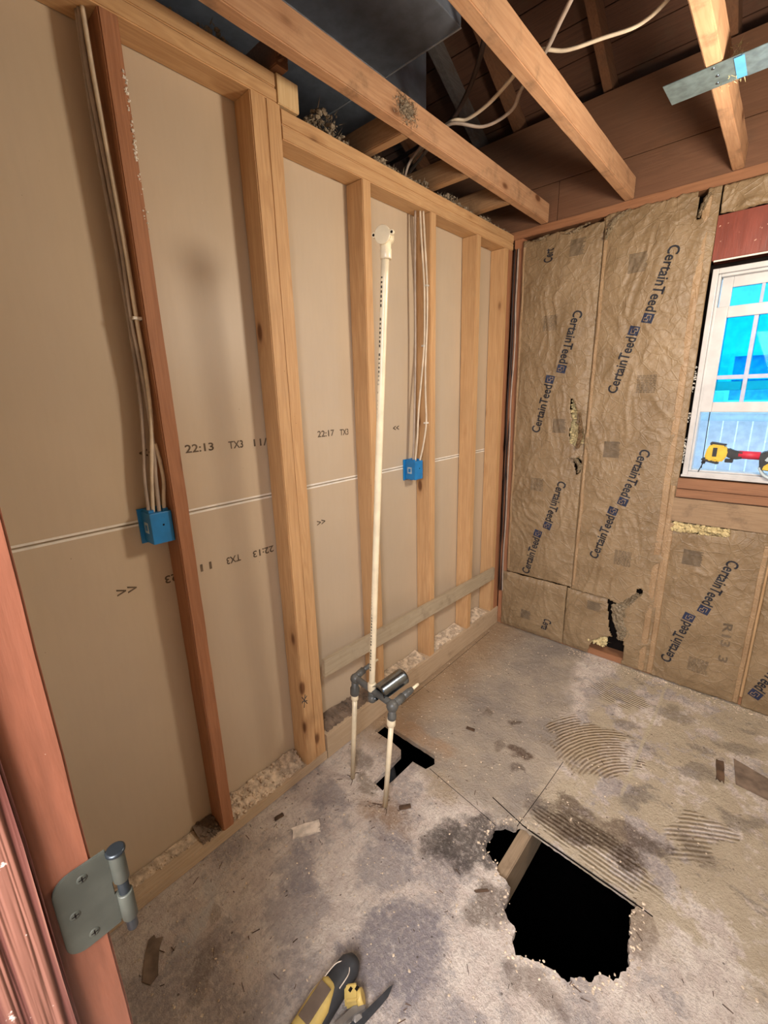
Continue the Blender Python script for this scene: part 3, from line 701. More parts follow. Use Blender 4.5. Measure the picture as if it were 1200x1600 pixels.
# metal strap
stp = empty('metal_strap', (1.1, -.77, 2.45))
b = MB(); b.obox((.975, -.772, 2.4535), Vector((1, -.03, 0)).normalized(), Vector((.03, 1, 0)).normalized(), Vector((0, 0, 1)), .195, .122, .002, .0006); b.build('strap_plate', 'galv', stp)
b = MB(); b.obox((1.375, -.785, 2.4515), Vector((1, -.03, 0)).normalized(), Vector((.03, 1, 0)).normalized(), Vector((0, 0, 1)), .62, .122, .002, .0006); b.build('strap_plate', 'galv', stp)
b = MB(); b.box(1.046, 1.069, -.832, -.722, 2.4495, 2.4505); b.build('strap_strip', 'strap_blue', stp)  # narrow blue strip across the strap
for (x, y) in ((.998, -.82), (1.004, -.775), (1.0, -.735)):
    b = MB(); b.lathe((x, y, 2.4525), (0, 0, -1), [(0, .005), (.0015, .0045), (.0025, .002)], 12); b.build('nail_head', 'steel', stp)
tag(stp, 'galvanized metal strap nailed under the third ceiling joist', 'strap')
b = MB()
for k in range(260):
    c = Vector((1.03+random.gauss(0, .012), -.735+random.gauss(0, .018), 2.49+random.gauss(0, .02))); b.strand(c, c+Vector((random.gauss(0, .012), random.gauss(0, .012), random.gauss(0, .015))), .001)
for k in range(14): b.chunk((1.035+random.gauss(0, .008), -.735+random.gauss(0, .012), 2.49+random.gauss(0, .012)), .008)
tag(b.build('insulation_tuft', 'batting'), 'yellowish tuft of insulation caught above the metal strap', 'insulation')

# ------------------------------------------------------------------ far wall with kraft faced batts
WX0, WX1, WZ0, WZ1 = .962, 1.80, 1.155, 2.085
b = MB()
YB0, YB1 = .095, .108
b.box(-.12, WX0+.03, YB0, YB1, 0, 2.45); b.box(WX1-.03, 2.45, YB0, YB1, 0, 2.45); b.box(WX0+.03, WX1-.03, YB0, YB1, 0, WZ0+.02); b.box(WX0+.03, WX1-.03, YB0, YB1, WZ1-.03, 2.45)
struct(b.build('wall_far', 'black'))
b = MB(); b.lumber(.0, 2.4, .006, .089, .001, .040, 'x', 0, 2); tag(b.build('bottom_plate', 'plate_x'), 'bottom plate along the foot of the papered far wall', 'plate')
b = MB(); b.lumber(.002, .056, .006, .0885, .041, 2.413, 'z', 0, 2); tag(b.build('wall_stud', 'red_stud'), 'dark reddish corner stud at the left edge of the papered wall', 'stud')
for (x, lab, z1_) in ((.475, 'wall stud behind the seam between the two tall paper batts', 2.413), (.905, 'wall stud at the left of the window', 2.413), (1.34, 'short stud below the window', .93)):
    b = MB(); b.lumber(x, x+.038, .02, .089, .041, z1_, 'z', 0, 2); tag(b.build('wall_stud', 'pine_z'), lab, 'stud')
def hpaper(x, z, x0, x1, z0, z1, seed, amp=1):
    u = min(max((x-x0)/(x1-x0), 0), 1); v = min(max((z-z0)/(z1-z0), 0), 1)
    pil = .014*(max(0, math.sin(PI*u)))**.6*min(1, 12*min(v, 1-v)+.2)
    P = Vector((x*5.5, z*2.6, seed))
    q = P+Vector((noise.noise(P*1.1), noise.noise(P*1.1+Vector((5, 5, 5))), 0))*.9
    rid = (1-abs(noise.noise(q*1.6))*2.1); rid = max(0, rid)**3
    rid2 = max(0, 1-abs(noise.noise(q*3.3+Vector((9, 2, 7))))*2.4)**3
    rid3 = max(0, 1-abs(noise.noise(Vector((x*30, z*13, seed+3))))*2.4)**2
    return pil+amp*(.0060*rid*(.4+.6*noise.noise(P*.7+Vector((1, 7, 1)))+.3)+.0035*rid2+.0010*rid3+.0045*noise.noise(Vector((x*8, z*5, seed+6)))+.0030*max(0, 1-abs(noise.noise(Vector((x*22+z*9, z*19-x*7, seed))))*4)**2*max(0, noise.noise(Vector((x*4, z*4, seed+2)))+.35))
batts = {}
def batt(name, x0, x1, z0, z1, seed, lab, cut=(), topjag=.0, botjag=0, amp=1, mat='kraft', st=.006, y=0):
    b = MB(); nx = int((x1-x0)/st); nz = int((z1-z0)/st); V = {}
    def z_at(i, j):
        x = x0+(x1-x0)*i/nx; z = z0+(z1-z0)*j/nz
        tj = topjag*(noise.noise(Vector((x*14, seed, 0)))+.5*noise.noise(Vector((x*50, seed, 0)))); bj = botjag*(noise.noise(Vector((x*16, seed, 9)))+.5*noise.noise(Vector((x*60, seed, 0))))
        v = j/nz
        return x+.003*noise.noise(Vector((z*3, x0*9+seed, i/nx))), z+tj*max(0, (v-.9)/.1)+bj*max(0, (.1-v)/.1)
    for i in range(nx+1):
        for j in range(nz+1):
            x, z = z_at(i, j)
            if any(inside(x, z, c) for c in cut): continue
            V[i, j] = b.bm.verts.new((x, y-hpaper(x, z, x0, x1, z0, z1, seed, amp), z))
    for i in range(nx):
        for j in range(nz):
            k = [(i, j), (i+1, j), (i+1, j+1), (i, j+1)]
            if all(q in V for q in k):
                f = b.bm.faces.new([V[q] for q in k]); f.smooth = True
    # thickness and the turned-back edges
    ed = [e for e in b.bm.edges if e.is_boundary]
    r = bmesh.ops.extrude_edge_only(b.bm, edges=ed)
    for v in [g for g in r['geom'] if isinstance(g, bmesh.types.BMVert)]: v.co.y += .006
    o = b.build(name, mat); tag(o, lab, 'insulation batt')
    batts[name+str(len(batts))] = o
    o_par = (x0, x1, z0, z1, seed, amp, y)
    return o, o_par
tear1 = [(.395, 1.545), (.42, 1.50), (.435, 1.45), (.43, 1.40), (.47, 1.36), (.482, 1.30), (.45, 1.27), (.41, 1.29), (.405, 1.36), (.415, 1.42), (.40, 1.48)]
tear1b = [(.44, 1.19), (.462, 1.205), (.485, 1.18), (.478, 1.13), (.462, 1.11), (.452, 1.15)]
tear2 = [(.845, .50), (.862, .51), (.868, .48), (.845, .465)]
b1, p1 = batt('insulation_batt', .062, .486, .412, 2.392, 3, 'tall kraft paper insulation batt next to the left corner, torn on its right side', (tear1, tear1b), .012, .004)
tear3 = [(.905, .385), (.925, .395), (.94, .38), (.92, .372)]
b2, p2 = batt('insulation_batt', .489, .955, .012, 2.412, 11, 'tall kraft paper insulation batt left of the window', (tear2, [(.48, -.1), (.48, .400), (.60, .396), (.70, .400), (.745, .385), (.76, .30), (.79, .22), (.815, .12), (.80, -.1)], [(.88, 2.30), (.90, 2.30), (.906, 2.43), (.875, 2.43)]), .014, .006)
b3, p3 = batt('insulation_batt', .035, .462, .012, .404, 17, 'small kraft paper piece at the bottom left corner of the papered wall', (), .004, .003)
b4, p4 = batt('insulation_batt', .466, .742, .012, .398, 23, 'small kraft paper piece by the floor left of the torn hanging flap', ([(.62, .0), (.64, .10), (.70, .15), (.745, .16), (.75, 0)], [(.70, .41), (.715, .30), (.728, .2), (.75, .16), (.75, .41)]), .004, .002)
b6, p6 = batt('insulation_batt', .957, 1.352, .008, .914, 31, 'kraft paper batt below the window marked R13', ([(.90, .876), (1.05, .868), (1.12, .874), (1.19, .880), (1.20, 1.0), (.9, 1.0)],), .002, .002)
b7, p7 = batt('insulation_batt', 1.362, 1.79, .004, .915, 37, 'kraft paper batt at the right edge below the window', (), .006, .002)
b8, p8 = batt('insulation_batt', .962, 1.80, 2.300, 2.408, 41, 'strip of crumpled kraft paper above the red window header', (), .006, .006, 1.8)
batt('insulation_batt', 1.84, 2.38, .01, 2.4, 47, 'kraft paper batt right of the window', (), .006, .002, st=.02)
# paper flange ridges over the studs
def flange(x0, x1, z0, z1, seed, lab):
    b = MB(); n_ = int((z1-z0)/.02); prev = None
    for k in range(n_+1):
        z = z0+(z1-z0)*k/n_; dx = .004*noise.noise(Vector((z*5, seed, 0))); t = -.011-.003*noise.noise(Vector((z*11, seed, 4)))
        P_ = [(x0+dx, -.004, z), (x0+.004+dx, t, z), ((x0+x1)/2+dx, t-.004*abs(noise.noise(Vector((z*7, seed, 8)))), z), (x1-.004+dx, t, z), (x1+dx, -.003, z)]
        ring = [b.bm.verts.new(p) for p in P_]
        if prev:
            for i in range(4): f = b.bm.faces.new((prev[i], prev[i+1], ring[i+1], ring[i]))
        prev = ring
    return b.build('paper_flange', 'kraftflange', None), lab
for (x0, x1, z0, z1, sd, lab, par) in ((.893, .928, .42, 2.38, 2, '', b2), (.492, .512, .43, 2.36, 5, '', b2), (.064, .080, .43, 2.36, 9, '', b1), (.925, .952, .42, 1.10, 12, '', b2), (1.325, 1.350, .02, .86, 15, '', b6), (.893, .928, .02, .41, 19, '', b2), (.938, .968, .02, .905, 21, '', b6)):
    o, _ = flange(x0, x1, z0, z1, sd, lab); loc = o.location.copy(); o.parent = par; o.location = loc-par.location
def on_paper(bm, org, ang, par, lift=.0022):
    x0, x1, z0, z1, seed, amp, y = par
    ca, sa = math.cos(ang), math.sin(ang)
    for v in bm.verts:
        x = org[0]+v.co.x*ca-v.co.y*sa; z = org[1]+v.co.x*sa+v.co.y*ca
        v.co = Vector((x, y-hpaper(x, z, x0, x1, z0, z1, seed, amp)-lift, z))
    # only keep what lies on the sheet
    bad = [v for v in bm.verts if not (x0+.002 < v.co.x < x1-.002 and z0+.004 < v.co.z < z1-.004)]
    bmesh.ops.delete(bm, geom=bad, context='VERTS')
    return bm
def rect_bm(x0, x1, y0, y1, c=.008):
    bm = bmesh.new(); nx = max(1, round((x1-x0)/c)); ny = max(1, round((y1-y0)/c))
    g = [[bm.verts.new((x0+(x1-x0)*i/nx, y0+(y1-y0)*j/ny, 0)) for j in range(ny+1)] for i in range(nx+1)]
    for i in range(nx):
        for j in range(ny): bm.faces.new((g[i][j], g[i+1][j], g[i+1][j+1], g[i][j+1]))
    return bm
def brand(a, e, batt_, par, s0=0, s1=1, body='CertainTeed', h=.050):
    """lettering from a to e, a square mark at the end"""
    a = Vector(a); e = Vector(e); L = (e-a).length; ang = math.atan2(e.y-a.y, e.x-a.x)
    b = MB(); W = L-.052
    if body == 'CertainTeed':
        b.take(on_paper(text_bm('Certain', W*.60, h, .010), a, ang, par))
        q = text_bm('Teed', W*.395, h, .010); bmesh.ops.translate(q, verts=q.verts[:], vec=(W*.605, 0, 0)); b.take(on_paper(q, a, ang, par))
    else: b.take(on_paper(text_bm(body, W, h, .010), a, ang, par))
    b.build('printed_lettering', 'navy', batt_)
    if s1:
        b = MB(); b.take(on_paper(rect_bm(L-.044, L-.001, -.024, .024), a, ang, par, .0020)); q = b.build('printed_square', 'logoblue', batt_)
        b = MB()
        for (x0, x1, y0, y1) in ((L-.036, L-.014, .010, .0122), (L-.036, L-.0338, -.006, .0122), (L-.036, L-.020, -.0075, -.0053), (L-.024, L-.0218, -.016, -.0053), (L-.024, L-.008, -.017, -.0148), (L-.0102, L-.008, -.017, .002), (L-.020, L-.008, .0, .0022)):
            b.take(on_paper(rect_bm(x0, x1, y0, y1), a, ang, par, .0030))
        b.build('mark_lines', 'kraftflange', q)
brand((.204, 1.342), (.276, 1.665), b1, p1); brand((.400, 1.990), (.328, 1.675), b1, p1)
brand((.192, .428), (.268, .737), b1, p1); brand((.389, 1.060), (.313, .755), b1, p1)
brand((.215, 2.255), (.222, 2.375), b1, p1, s1=0, body='Cert')
brand((.604, 1.560), (.683, 1.880), b2, p2); brand((.812, 2.212), (.728, 1.888), b2, p2)
brand((.598, .632), (.680, .948), b2, p2); brand((.800, 1.272), (.714, .965), b2, p2)
brand((1.018, .125), (1.098, .440), b6, p6); brand((1.232, .762), (1.143, .458), b6, p6)
brand((.368, .150), (.338, .020), b3, p3, s1=0, body='Certa')
brand((1.505, .36), (1.40, .080), b7, p7)
b = MB(); b.take(on_paper(text_bm('R13  3', .215, .038, .010), Vector((1.254, .435)), -PI/2+.03, p6)); b.build('printed_rating', 'fineprint', b6)
def fine(x, z, batt_, par, wd=.075, ht=.075, style=0, rot=0):
    b = MB(); k = 0; yv = ht/2
    rnd = random.Random(int(x*1000))
    while yv > -ht/2:
        if style == 0: b.take(on_paper(rect_bm(-wd/2, wd/2-rnd.uniform(0, .012), yv-.0042, yv), Vector((x, z)), rot, par, .0020)); yv -= .0062
        else:
            xx = -wd/2
            while xx < wd/2:
                l_ = rnd.uniform(.008, .02); b.take(on_paper(rect_bm(xx, min(wd/2, xx+l_), yv-.004, yv), Vector((x, z)), rot, par, .0020)); xx += l_+.004
            yv -= .008
    b.build('fine_print', 'fineprint', batt_)
for i, (x, z) in enumerate(((.367, 2.301), (.252, 1.946), (.346, 1.385), (.237, 1.027))): fine(x, z, b1, p1, style=i % 2)
for i, (x, z) in enumerate(((.664, 2.168), (.762, 1.60), (.638, 1.264), (.752, .665))): fine(x, z, b2, p2, .085, .085, style=i % 2)
for i, (x, z) in enumerate(((1.067, .739), (1.165, .159))): fine(x, z, b6, p6, .085, .08, style=i % 2)
fine(.22, .14, b3, p3, .07, .06); fine(.633, .335, b4, p4, .08, .05)
# torn flaps and the fibre behind
def crumple(name, pts, wd, mat, lab, parent=None, seed=0, y=-.016):
    """a crumpled ribbon of paper along pts (x,z) with widths wd"""
    b = MB(); prev = None; N_ = 9; dense = []
    for (p, q), (w0, w1) in zip(zip(pts, pts[1:]), zip(wd, wd[1:])):
        for k in range(10): t = k/10; dense.append((Vector(p)*(1-t)+Vector(q)*t, w0*(1-t)+w1*t))
    dense.append((Vector(pts[-1]), wd[-1]))
    for k, (c, w_) in enumerate(dense):
        ring = []
        for i in range(N_):
            u = i/(N_-1)-.5; x = c.x+u*w_*(1+.25*noise.noise(Vector((k*.5, i*.3, seed)))); z = c.y+.006*noise.noise(Vector((k*.3, i*.9, seed+3)))
            yv = y-.012*(1-(2*u)**2)-.014*noise.noise(Vector((k*.45, i*.8, seed+7)))
            ring.append(b.bm.verts.new((x, yv, z)))
        if prev:
            for i in range(N_-1): b.bm.faces.new((prev[i], prev[i+1], ring[i+1], ring[i]))
        prev = ring
    bmesh.ops.solidify(b.bm, geom=b.bm.faces[:], thickness=.0012)
    o = b.build(name, mat, parent)
    if lab: tag(o, lab, 'paper')
    return o
crumple('torn_paper', [(.858, .485), (.835, .455), (.80, .405), (.765, .37), (.775, .28), (.80, .22), (.79, .17)], [.03, .035, .05, .085, .075, .07, .03], 'torn', 'crumpled torn paper flap hanging by the floor left of the window', None, 3)
crumple('torn_flap', [(.452, 1.46), (.462, 1.40), (.468, 1.33), (.455, 1.26)], [.008, .02, .03, .02], 'kraftflange', None, b1, 5, -.018)
crumple('torn_flap', [(.43, 1.205), (.455, 1.195), (.48, 1.16), (.472, 1.12)], [.02, .03, .03, .012], 'torn', None, b1, 8, -.016)
def fibre(x0, x1, z0, z1, y, n, lab, mat='batting', rmax=.014):
    b = MB()
    g = 10
    rows = [[b.bm.verts.new((x0+(x1-x0)*i/g, y+.012+.008*noise.noise(Vector((i*.9, j*.7, x0*9))), z0+(z1-z0)*j/g)) for j in range(g+1)] for i in range(g+1)]
    for i in range(g):
        for j in range(g): b.bm.faces.new((rows[i][j], rows[i+1][j], rows[i+1][j+1], rows[i][j+1]))
    for k in range(n):
        c = Vector((random.uniform(x0, x1), y+random.uniform(-.012, .012), random.uniform(z0, z1)))
        if k % 4 == 0: b.chunk(c, random.uniform(.005, rmax))
        else: b.strand(c, c+Vector((random.gauss(0, .012), random.gauss(-.003, .004), random.gauss(0, .008))), .0012)
    return tag(b.build('exposed_insulation', mat), lab, 'insulation')
crumple('torn_flap', [(.30, 2.375), (.34, 2.368), (.37, 2.385), (.42, 2.395)], [.02, .035, .03, .012], 'torn', None, b1, 12, -.016)
crumple('torn_flap', [(.12, 2.38), (.16, 2.375), (.21, 2.392)], [.01, .024, .012], 'torn', None, b1, 15, -.014)
crumple('torn_flap', [(.505, 2.30), (.515, 2.345), (.545, 2.385), (.60, 2.41)], [.012, .03, .035, .014], 'torn', None, b2, 18, -.016)
crumple('torn_flap', [(.885, 2.30), (.895, 2.34), (.915, 2.39)], [.01, .022, .016], 'torn', None, b2, 21, -.018)
fibre(.395, .485, 1.20, 1.54, .016, 500, 'yellow fibre showing through the long tear in the left batt')
fibre(.962, 1.19, .868, .908, -.004, 700, 'strip of yellow insulation showing under the window board')
fibre(.62, .715, .085, .150, .004, 420, 'yellow insulation tuft bulging out by the floor')
b = MB(); b.box(.065, .95, .042, .094, .05, 2.40); 
o = tag(b.build('batt_filling', 'black'), 'dark shadowed filling behind the torn paper', 'insulation')
bpy.data.objects.remove(o)
# wall lumber around the window
b = MB(); b.lumber(.957, 2.0, -.006, .089, 2.118, 2.296, 'x', 0, 2); hd = tag(b.build('window_header', 'header'), 'red painted wooden header above the window', 'header')
b = MB(); b.box(.964, 2.0, -.0075, .0, 2.1115, 2.1175); b.build('pale_edge', 'white', hd)
b = MB(); b.lumber(.955, 1.9, -.010, .088, 1.088, 1.140, 'x', 0, 4); tag(b.build('sill_plate', 'sill'), 'brown wooden sill board directly under the window', 'sill')
b = MB(); b.lumber(.955, 1.9, -.016, .086, 1.045, 1.086, 'x', 0, 5); tag(b.build('sill_plate', 'sill'), 'orange brown lower sill board under the window', 'sill')
b = MB(); b.lumber(.948, 1.9, -.010, .040, .916, 1.040, 'x', 0, 6); tag(b.build('wall_board', 'oldboard'), 'worn tan board across the wall below the window sill', 'board')
# jagged white foam scraps in the gap
b = MB()
for k in range(150):
    z = random.uniform(1.17, 1.75)
    if noise.noise(Vector((z*9, 0, 0))) > -.05 and z < 1.75: b.chunk((.9605+random.uniform(-.008, .002), random.uniform(.006, .03), z), random.uniform(.002, .007))
tag(b.build('foam_scraps', 'foam'), 'broken white foam scraps in the gap left of the window frame', 'foam', None, 'stuff')

# window
wf = struct(empty('window_1', (WX0, .03, WZ0)))
def frame(b, x0, x1, z0, z1, wl_, wr_, wt, wb, y0, y1, bev=.0025):
    b.box(x0, x0+wl_, y0, y1, z0, z1, bev); b.box(x1-wr_, x1, y0, y1, z0, z1, bev)
    b.box(x0+wl_, x1-wr_, y0, y1, z1-wt, z1, bev); b.box(x0+wl_, x1-wr_, y0, y1, z0, z0+wb, bev); return b
b = MB(); frame(b, WX0+.004, WX1, WZ0, WZ1, .022, .022, .022, .020, .004, .085); frame(b, WX0+.026, WX1-.022, WZ0+.020, WZ1-.022, .010, .010, .012, .008, .022, .085); b.box(WX0+.0, WX1, -.004, .03, WZ0-.006, WZ0+.004, .001)
fr_o = b.build('window_frame', 'vinyl', wf)
b = MB(); frame(b, WX0+.040, WX1-.034, 1.56, 2.052, .040, .040, .045, .04, .055, .078); up_s = b.build('upper_sash', 'vinyl', wf)
b = MB(); frame(b, WX0+.034, WX1-.034, 1.462, 1.925, .045, .045, .048, .046, .022, .048); lo_s = b.build('lower_sash', 'vinyl', wf)
b = MB(); b.box(1.038, 1.72, .036, .038, 1.505, 1.88); b.build('pane', 'glass', lo_s)
b = MB(); b.box(1.038, 1.72, .066, .068, 1.60, 2.01); b.build('pane', 'glass', up_s)
b = MB()
for x in (1.146, 1.252, 1.358, 1.464, 1.570): b.box(x-.008, x+.008, .030, .0345, 1.505, 1.88, .001)
b.box(1.03, 1.72, .0303, .0342, 1.610, 1.628, .001); b.build('muntin', 'muntin', lo_s)
b = MB()
for x in (1.150, 1.262, 1.368, 1.474): b.box(x-.006, x+.006, .060, .064, 1.60, 2.01, .001)
b.build('muntin', 'muntin', up_s)
b = MB(); b.tube([(1.034, .05, 1.462), (1.036, .05, 1.19)], .0022, 6, False); tag(b.build('sash_cord', 'tool_dark'), 'thin black cord standing in the open lower part of the window', 'cord')

# outside: fence and neighbour house
fn = empty('garden_fence', (1.5, 1.6, 0))
b = MB(); k = 0; x = -1.2
while x < 5: b.box(x, x+.079, 1.6, 1.618, -.3, 1.33, .002); x += .087
b.build('fence_boards', 'fence', fn)
b = MB(); b.box(-1.2, 5, 1.56, 1.63, 1.385, 1.405, .002); b.box(-1.2, 5, 1.625, 1.64, 1.33, 1.385); b.build('fence_rail', 'house_trim', fn)
tag(fn, 'pale plank fence outside the open part of the window', 'fence')
hs = empty('neighbour_house', (1.5, 4.0, 0))
b = MB(); z = -.3
while z < 5.4:
    b.obox((2.0, 4.0, z+.07), Vector((1, 0, 0)), Vector((0, 1, .10)).normalized(), Vector((0, -.10, 1)).normalized(), 14, .02, .15, .001); z += .14
b.build('siding', 'siding', hs)
b = MB(); b.box(.76, .80, 3.88, 3.985, 1.38, 1.94); b.box(.80, 1.9, 3.88, 3.985, 1.905, 1.94); b.box(.80, 1.9, 3.87, 3.985, 1.38, 1.43); b.box(1.18, 1.21, 3.89, 3.985, 1.43, 1.9); b.box(.80, 1.9, 3.89, 3.985, 1.655, 1.675)
b.build('window_trim', 'house_trim', hs)
b = MB(); b.box(.80, 1.9, 3.93, 3.98, 1.43, 1.905); b.build('window_glass', 'house_glass', hs)
b = MB(); b.box(-4, 8, 3.55, 4.1, 3.0, 3.12); b.build('eave', 'house_trim', hs)
b = MB(); b.tube([(1.02, 3.9, 2.62), (1.02, 3.9, 2.80), (.95, 3.9, 2.88)], .03, 10); b.build('gutter_pipe', 'house_trim', hs)
tag(hs, 'pale sided neighbour house seen through the upper window panes', 'house')
b = MB(); b.box(-6, 10, .2, 9, -.35, -.3); struct(b.build('ground', 'ground'))

# ------------------------------------------------------------------ near wall, jamb, right wall
b = MB()
b.box(-.10, .86, -2.68, -2.556, 0, 2.455); b.box(1.70, 2.4, -2.68, -2.556, 0, 2.455); b.box(.86, 1.70, -2.68, -2.556, 2.06, 2.455)
struct(b.build('wall_near', 'drywall'))
b = MB(); b.box(2.38, 2.42, -4.2, .1, 0, 2.455); struct(b.build('wall_right', 'drywall'))
b = MB(); b.box(-.9, -.86, -4.2, -2.7, 0, 2.455); b.box(-.9, 2.42, -4.24, -4.2, 0, 2.455); b.box(-.9, 2.42, -4.24, -2.7, 2.457, 2.5); struct(b.build('wall_hall', 'drywall'))
dj = struct(empty('door_1', (.87, -2.62, 0)))
b = MB(); b.lumber(.862, .880, -2.700, -2.5555, 0, 2.05, 'z', 0, 3, .002); b.build('door_jamb', 'jamb', dj)
b = MB(); b.lumber(.880, .8925, -2.700, -2.5935, 0, 2.05, 'z', 0, 5, .0025); b.build('door_stop', 'stop', dj)
b = MB(); b.box(1.68, 1.698, -2.70, -2.5555, 0, 2.05); b.box(.862, 1.698, -2.70, -2.5555, 2.05, 2.068); b.build('door_jamb', 'jamb', dj)
# hinge
hg = empty('door_hinge', (.881, -2.55, 1.07))
R_ = .016; z0, z1, y0, y1 = 1.0745, 1.1665, -2.5885, -2.5445
poly = [(y1, z0), (y1, z1)]
for k in range(7): a = PI/2+PI/2*k/6; poly.append((y0+R_+R_*math.cos(a), z1-R_+R_*math.sin(a)))
for k in range(7): a = PI+PI/2*k/6; poly.append((y0+R_+R_*math.cos(a), z0+R_+R_*math.sin(a)))
b = MB(); b.prism([(p[0], p[1]) for p in poly], (.8802, 0, 0), (0, 1, 0), (0, 0, 1), (1, 0, 0), .0028, .0006); b.build('hinge_leaf', 'nickel', hg)
for (y, z) in ((-2.5655, 1.153), (-2.5765, 1.120), (-2.5665, 1.087)):
    b = MB(); b.lathe((.8826, y, z), (1, 0, 0), [(0, .0048), (.0006, .0044), (.0009, .002)], 16); sc_o = b.build('hinge_screw', 'nickel', hg)
    b = MB(); b.box(.8832, .8836, y-.0028, y+.0028, z-.0005, z+.0005); b.box(.8832, .8836, y-.0005, y+.0005, z-.0028, z+.0028); b.build('cross_slot', 'black', sc_o)
KY, KX = -2.5375, .8865
for (za, zb_) in ((1.127, 1.1600), (1.078, 1.111)):
    b = MB(); b.lathe((KX, KY, za), (0, 0, 1), [(0, .0062), (.001, .0068), (zb_-za-.001, .0068), (zb_-za, .0062)], 20); b.box(.8802, .8832, -2.5455, KY, za, zb_); b.build('knuckle', 'nickel', hg)
b = MB(); b.lathe((KX, KY, 1.0625), (0, 0, 1), [(0, .0040), (.002, .0050), (.100, .0048)], 16); b.lathe((KX, KY, 1.1605), (0, 0, 1), [(0, .0078), (.001, .0086), (.003, .0086), (.0042, .0070)], 20); b.build('hinge_pin', 'nickel_dark', hg)
tag(hg, 'grey metal door hinge with round pin screwed to the salmon painted jamb', 'hinge')

# ------------------------------------------------------------------ electrical boxes and cables on the left wall
def ebox(y0, y1, z0, z1, lab, stick):
    e = empty('electrical_box', (-.05, (y0+y1)/2, z0))
    b = MB(); b.box(-.0885, -.018, y0, y1, z0, z1, .003); body = b.build('box_body', 'blue_box', e)
    b = MB(); b.box(-.088, -.0835, y0-.010, y1, z0-.006, z1+.006, .001); b.box(-.075, -.030, y0+.004, y0+.018, z1, z1+.007); b.box(-.075, -.030, y1-.018, y1-.004, z1, z1+.007)
    for zz in (z0-.004, ): b.box(-.06, -.045, y0+.01, y0+.02, zz, z0+.001); b.box(-.06, -.045, y1-.02, y1-.01, zz, z0+.001)
    b.build('box_lip', 'blue_box', e)
    b = MB(); c = (z0+z1)/2
    zc = z0+(z1-z0)*.5; 
    b.box(-.066, -.040, y0-.0012, y0-.0002, zc-.016, zc+.016); q = b.build('sticker', 'sticker', e)
    b = MB(); b.box(-.060, -.046, y0-.0018, y0-.0010, zc-.009, zc+.009); b.build('sticker_mark', 'blue_box', q)
    b = MB(); b.lathe((-.018, (y0+y1)/2+.004, z0+.055), (1, 0, 0), [(0, .003), (.001, .0025)], 10); b.build('box_dimple', 'black', e)
    return tag(e, lab, 'electrical box')
ebox(-2.150, -2.088, 1.168, 1.262, 'blue electrical box beside the reddish stud, fed by several cables', 1)
ebox(-.905, -.842, 1.165, 1.258, 'blue electrical box with a pale square sticker on the farther stud', 1)
def wcable(pts, lab, mat='cable', r=.0042, staple=(), g='cables running down to the nearer blue box'):
    b = MB(); b.tube(pts, r, 8, True, 1.35); o = tag(b.build('cable', mat), lab, 'cable', g)
    for z in staple:
        p = min(pts, key=lambda q: abs(q[2]-z)); b = MB(); b.box(p[0]-.010, p[0]+.006, p[1]-.010, p[1]+.013, z-.004, z+.004, .0015); b.build('cable_staple', 'staple', o)
    return o
wcable([(-.030, -2.106, 2.445), (-.028, -2.106, 2.32), (-.026, -2.102, 2.14), (-.024, -2.098, 1.95), (-.024, -2.098, 1.79), (-.024, -2.096, 1.66), (-.026, -2.100, 1.53), (-.030, -2.114, 1.42), (-.036, -2.124, 1.33), (-.042, -2.130, 1.258)], 'cream cable from the top plate to the left side of the nearer blue box', staple=(1.79,))
wcable([(-.040, -2.110, 2.445), (-.040, -2.114, 2.32), (-.036, -2.108, 2.12), (-.033, -2.104, 1.95), (-.034, -2.108, 1.79), (-.032, -2.102, 1.62), (-.030, -2.104, 1.45), (-.030, -2.112, 1.36), (-.034, -2.116, 1.258)], 'grey cable running behind the cream one to the middle of the nearer blue box', 'greycable')
wcable([(-.030, -2.100, 1.46), (-.028, -2.094, 1.41), (-.028, -2.092, 1.35), (-.032, -2.098, 1.30), (-.036, -2.100, 1.258)], 'cream cable bowing out right into the nearer blue box')
wcable([(-.050, -2.112, 2.445), (-.050, -2.116, 2.2), (-.047, -2.110, 1.9), (-.045, -2.112, 1.62), (-.045, -2.124, 1.46), (-.046, -2.136, 1.36), (-.046, -2.140, 1.258)], 'grey cable entering the left edge of the nearer blue box', 'greycable')
G2 = 'cables running down to the farther blue box'
wcable([(-.030, -.842, 2.357), (-.026, -.838, 2.25), (-.024, -.822, 2.08), (-.024, -.818, 1.95), (-.024, -.822, 1.80), (-.026, -.846, 1.62), (-.028, -.862, 1.50), (-.030, -.872, 1.36), (-.036, -.882, 1.254)], 'cream cable bowing left into the farther blue box', r=.0042, staple=(1.80,), g=G2)
wcable([(-.022, -.830, 2.357), (-.018, -.822, 2.22), (-.014, -.812, 2.06), (-.014, -.812, 1.90), (-.016, -.822, 1.72), (-.016, -.822, 1.58), (-.016, -.816, 1.44), (-.020, -.836, 1.33), (-.030, -.852, 1.254)], 'cream cable along the stud edge into the right of the farther blue box', r=.0042, staple=(2.06, 1.44), g=G2)
wcable([(-.045, -.858, 2.357), (-.045, -.862, 2.1), (-.045, -.862, 1.8), (-.045, -.872, 1.5), (-.045, -.886, 1.254)], 'grey cable straight down behind the cream ones at the farther box', 'greycable', g=G2)
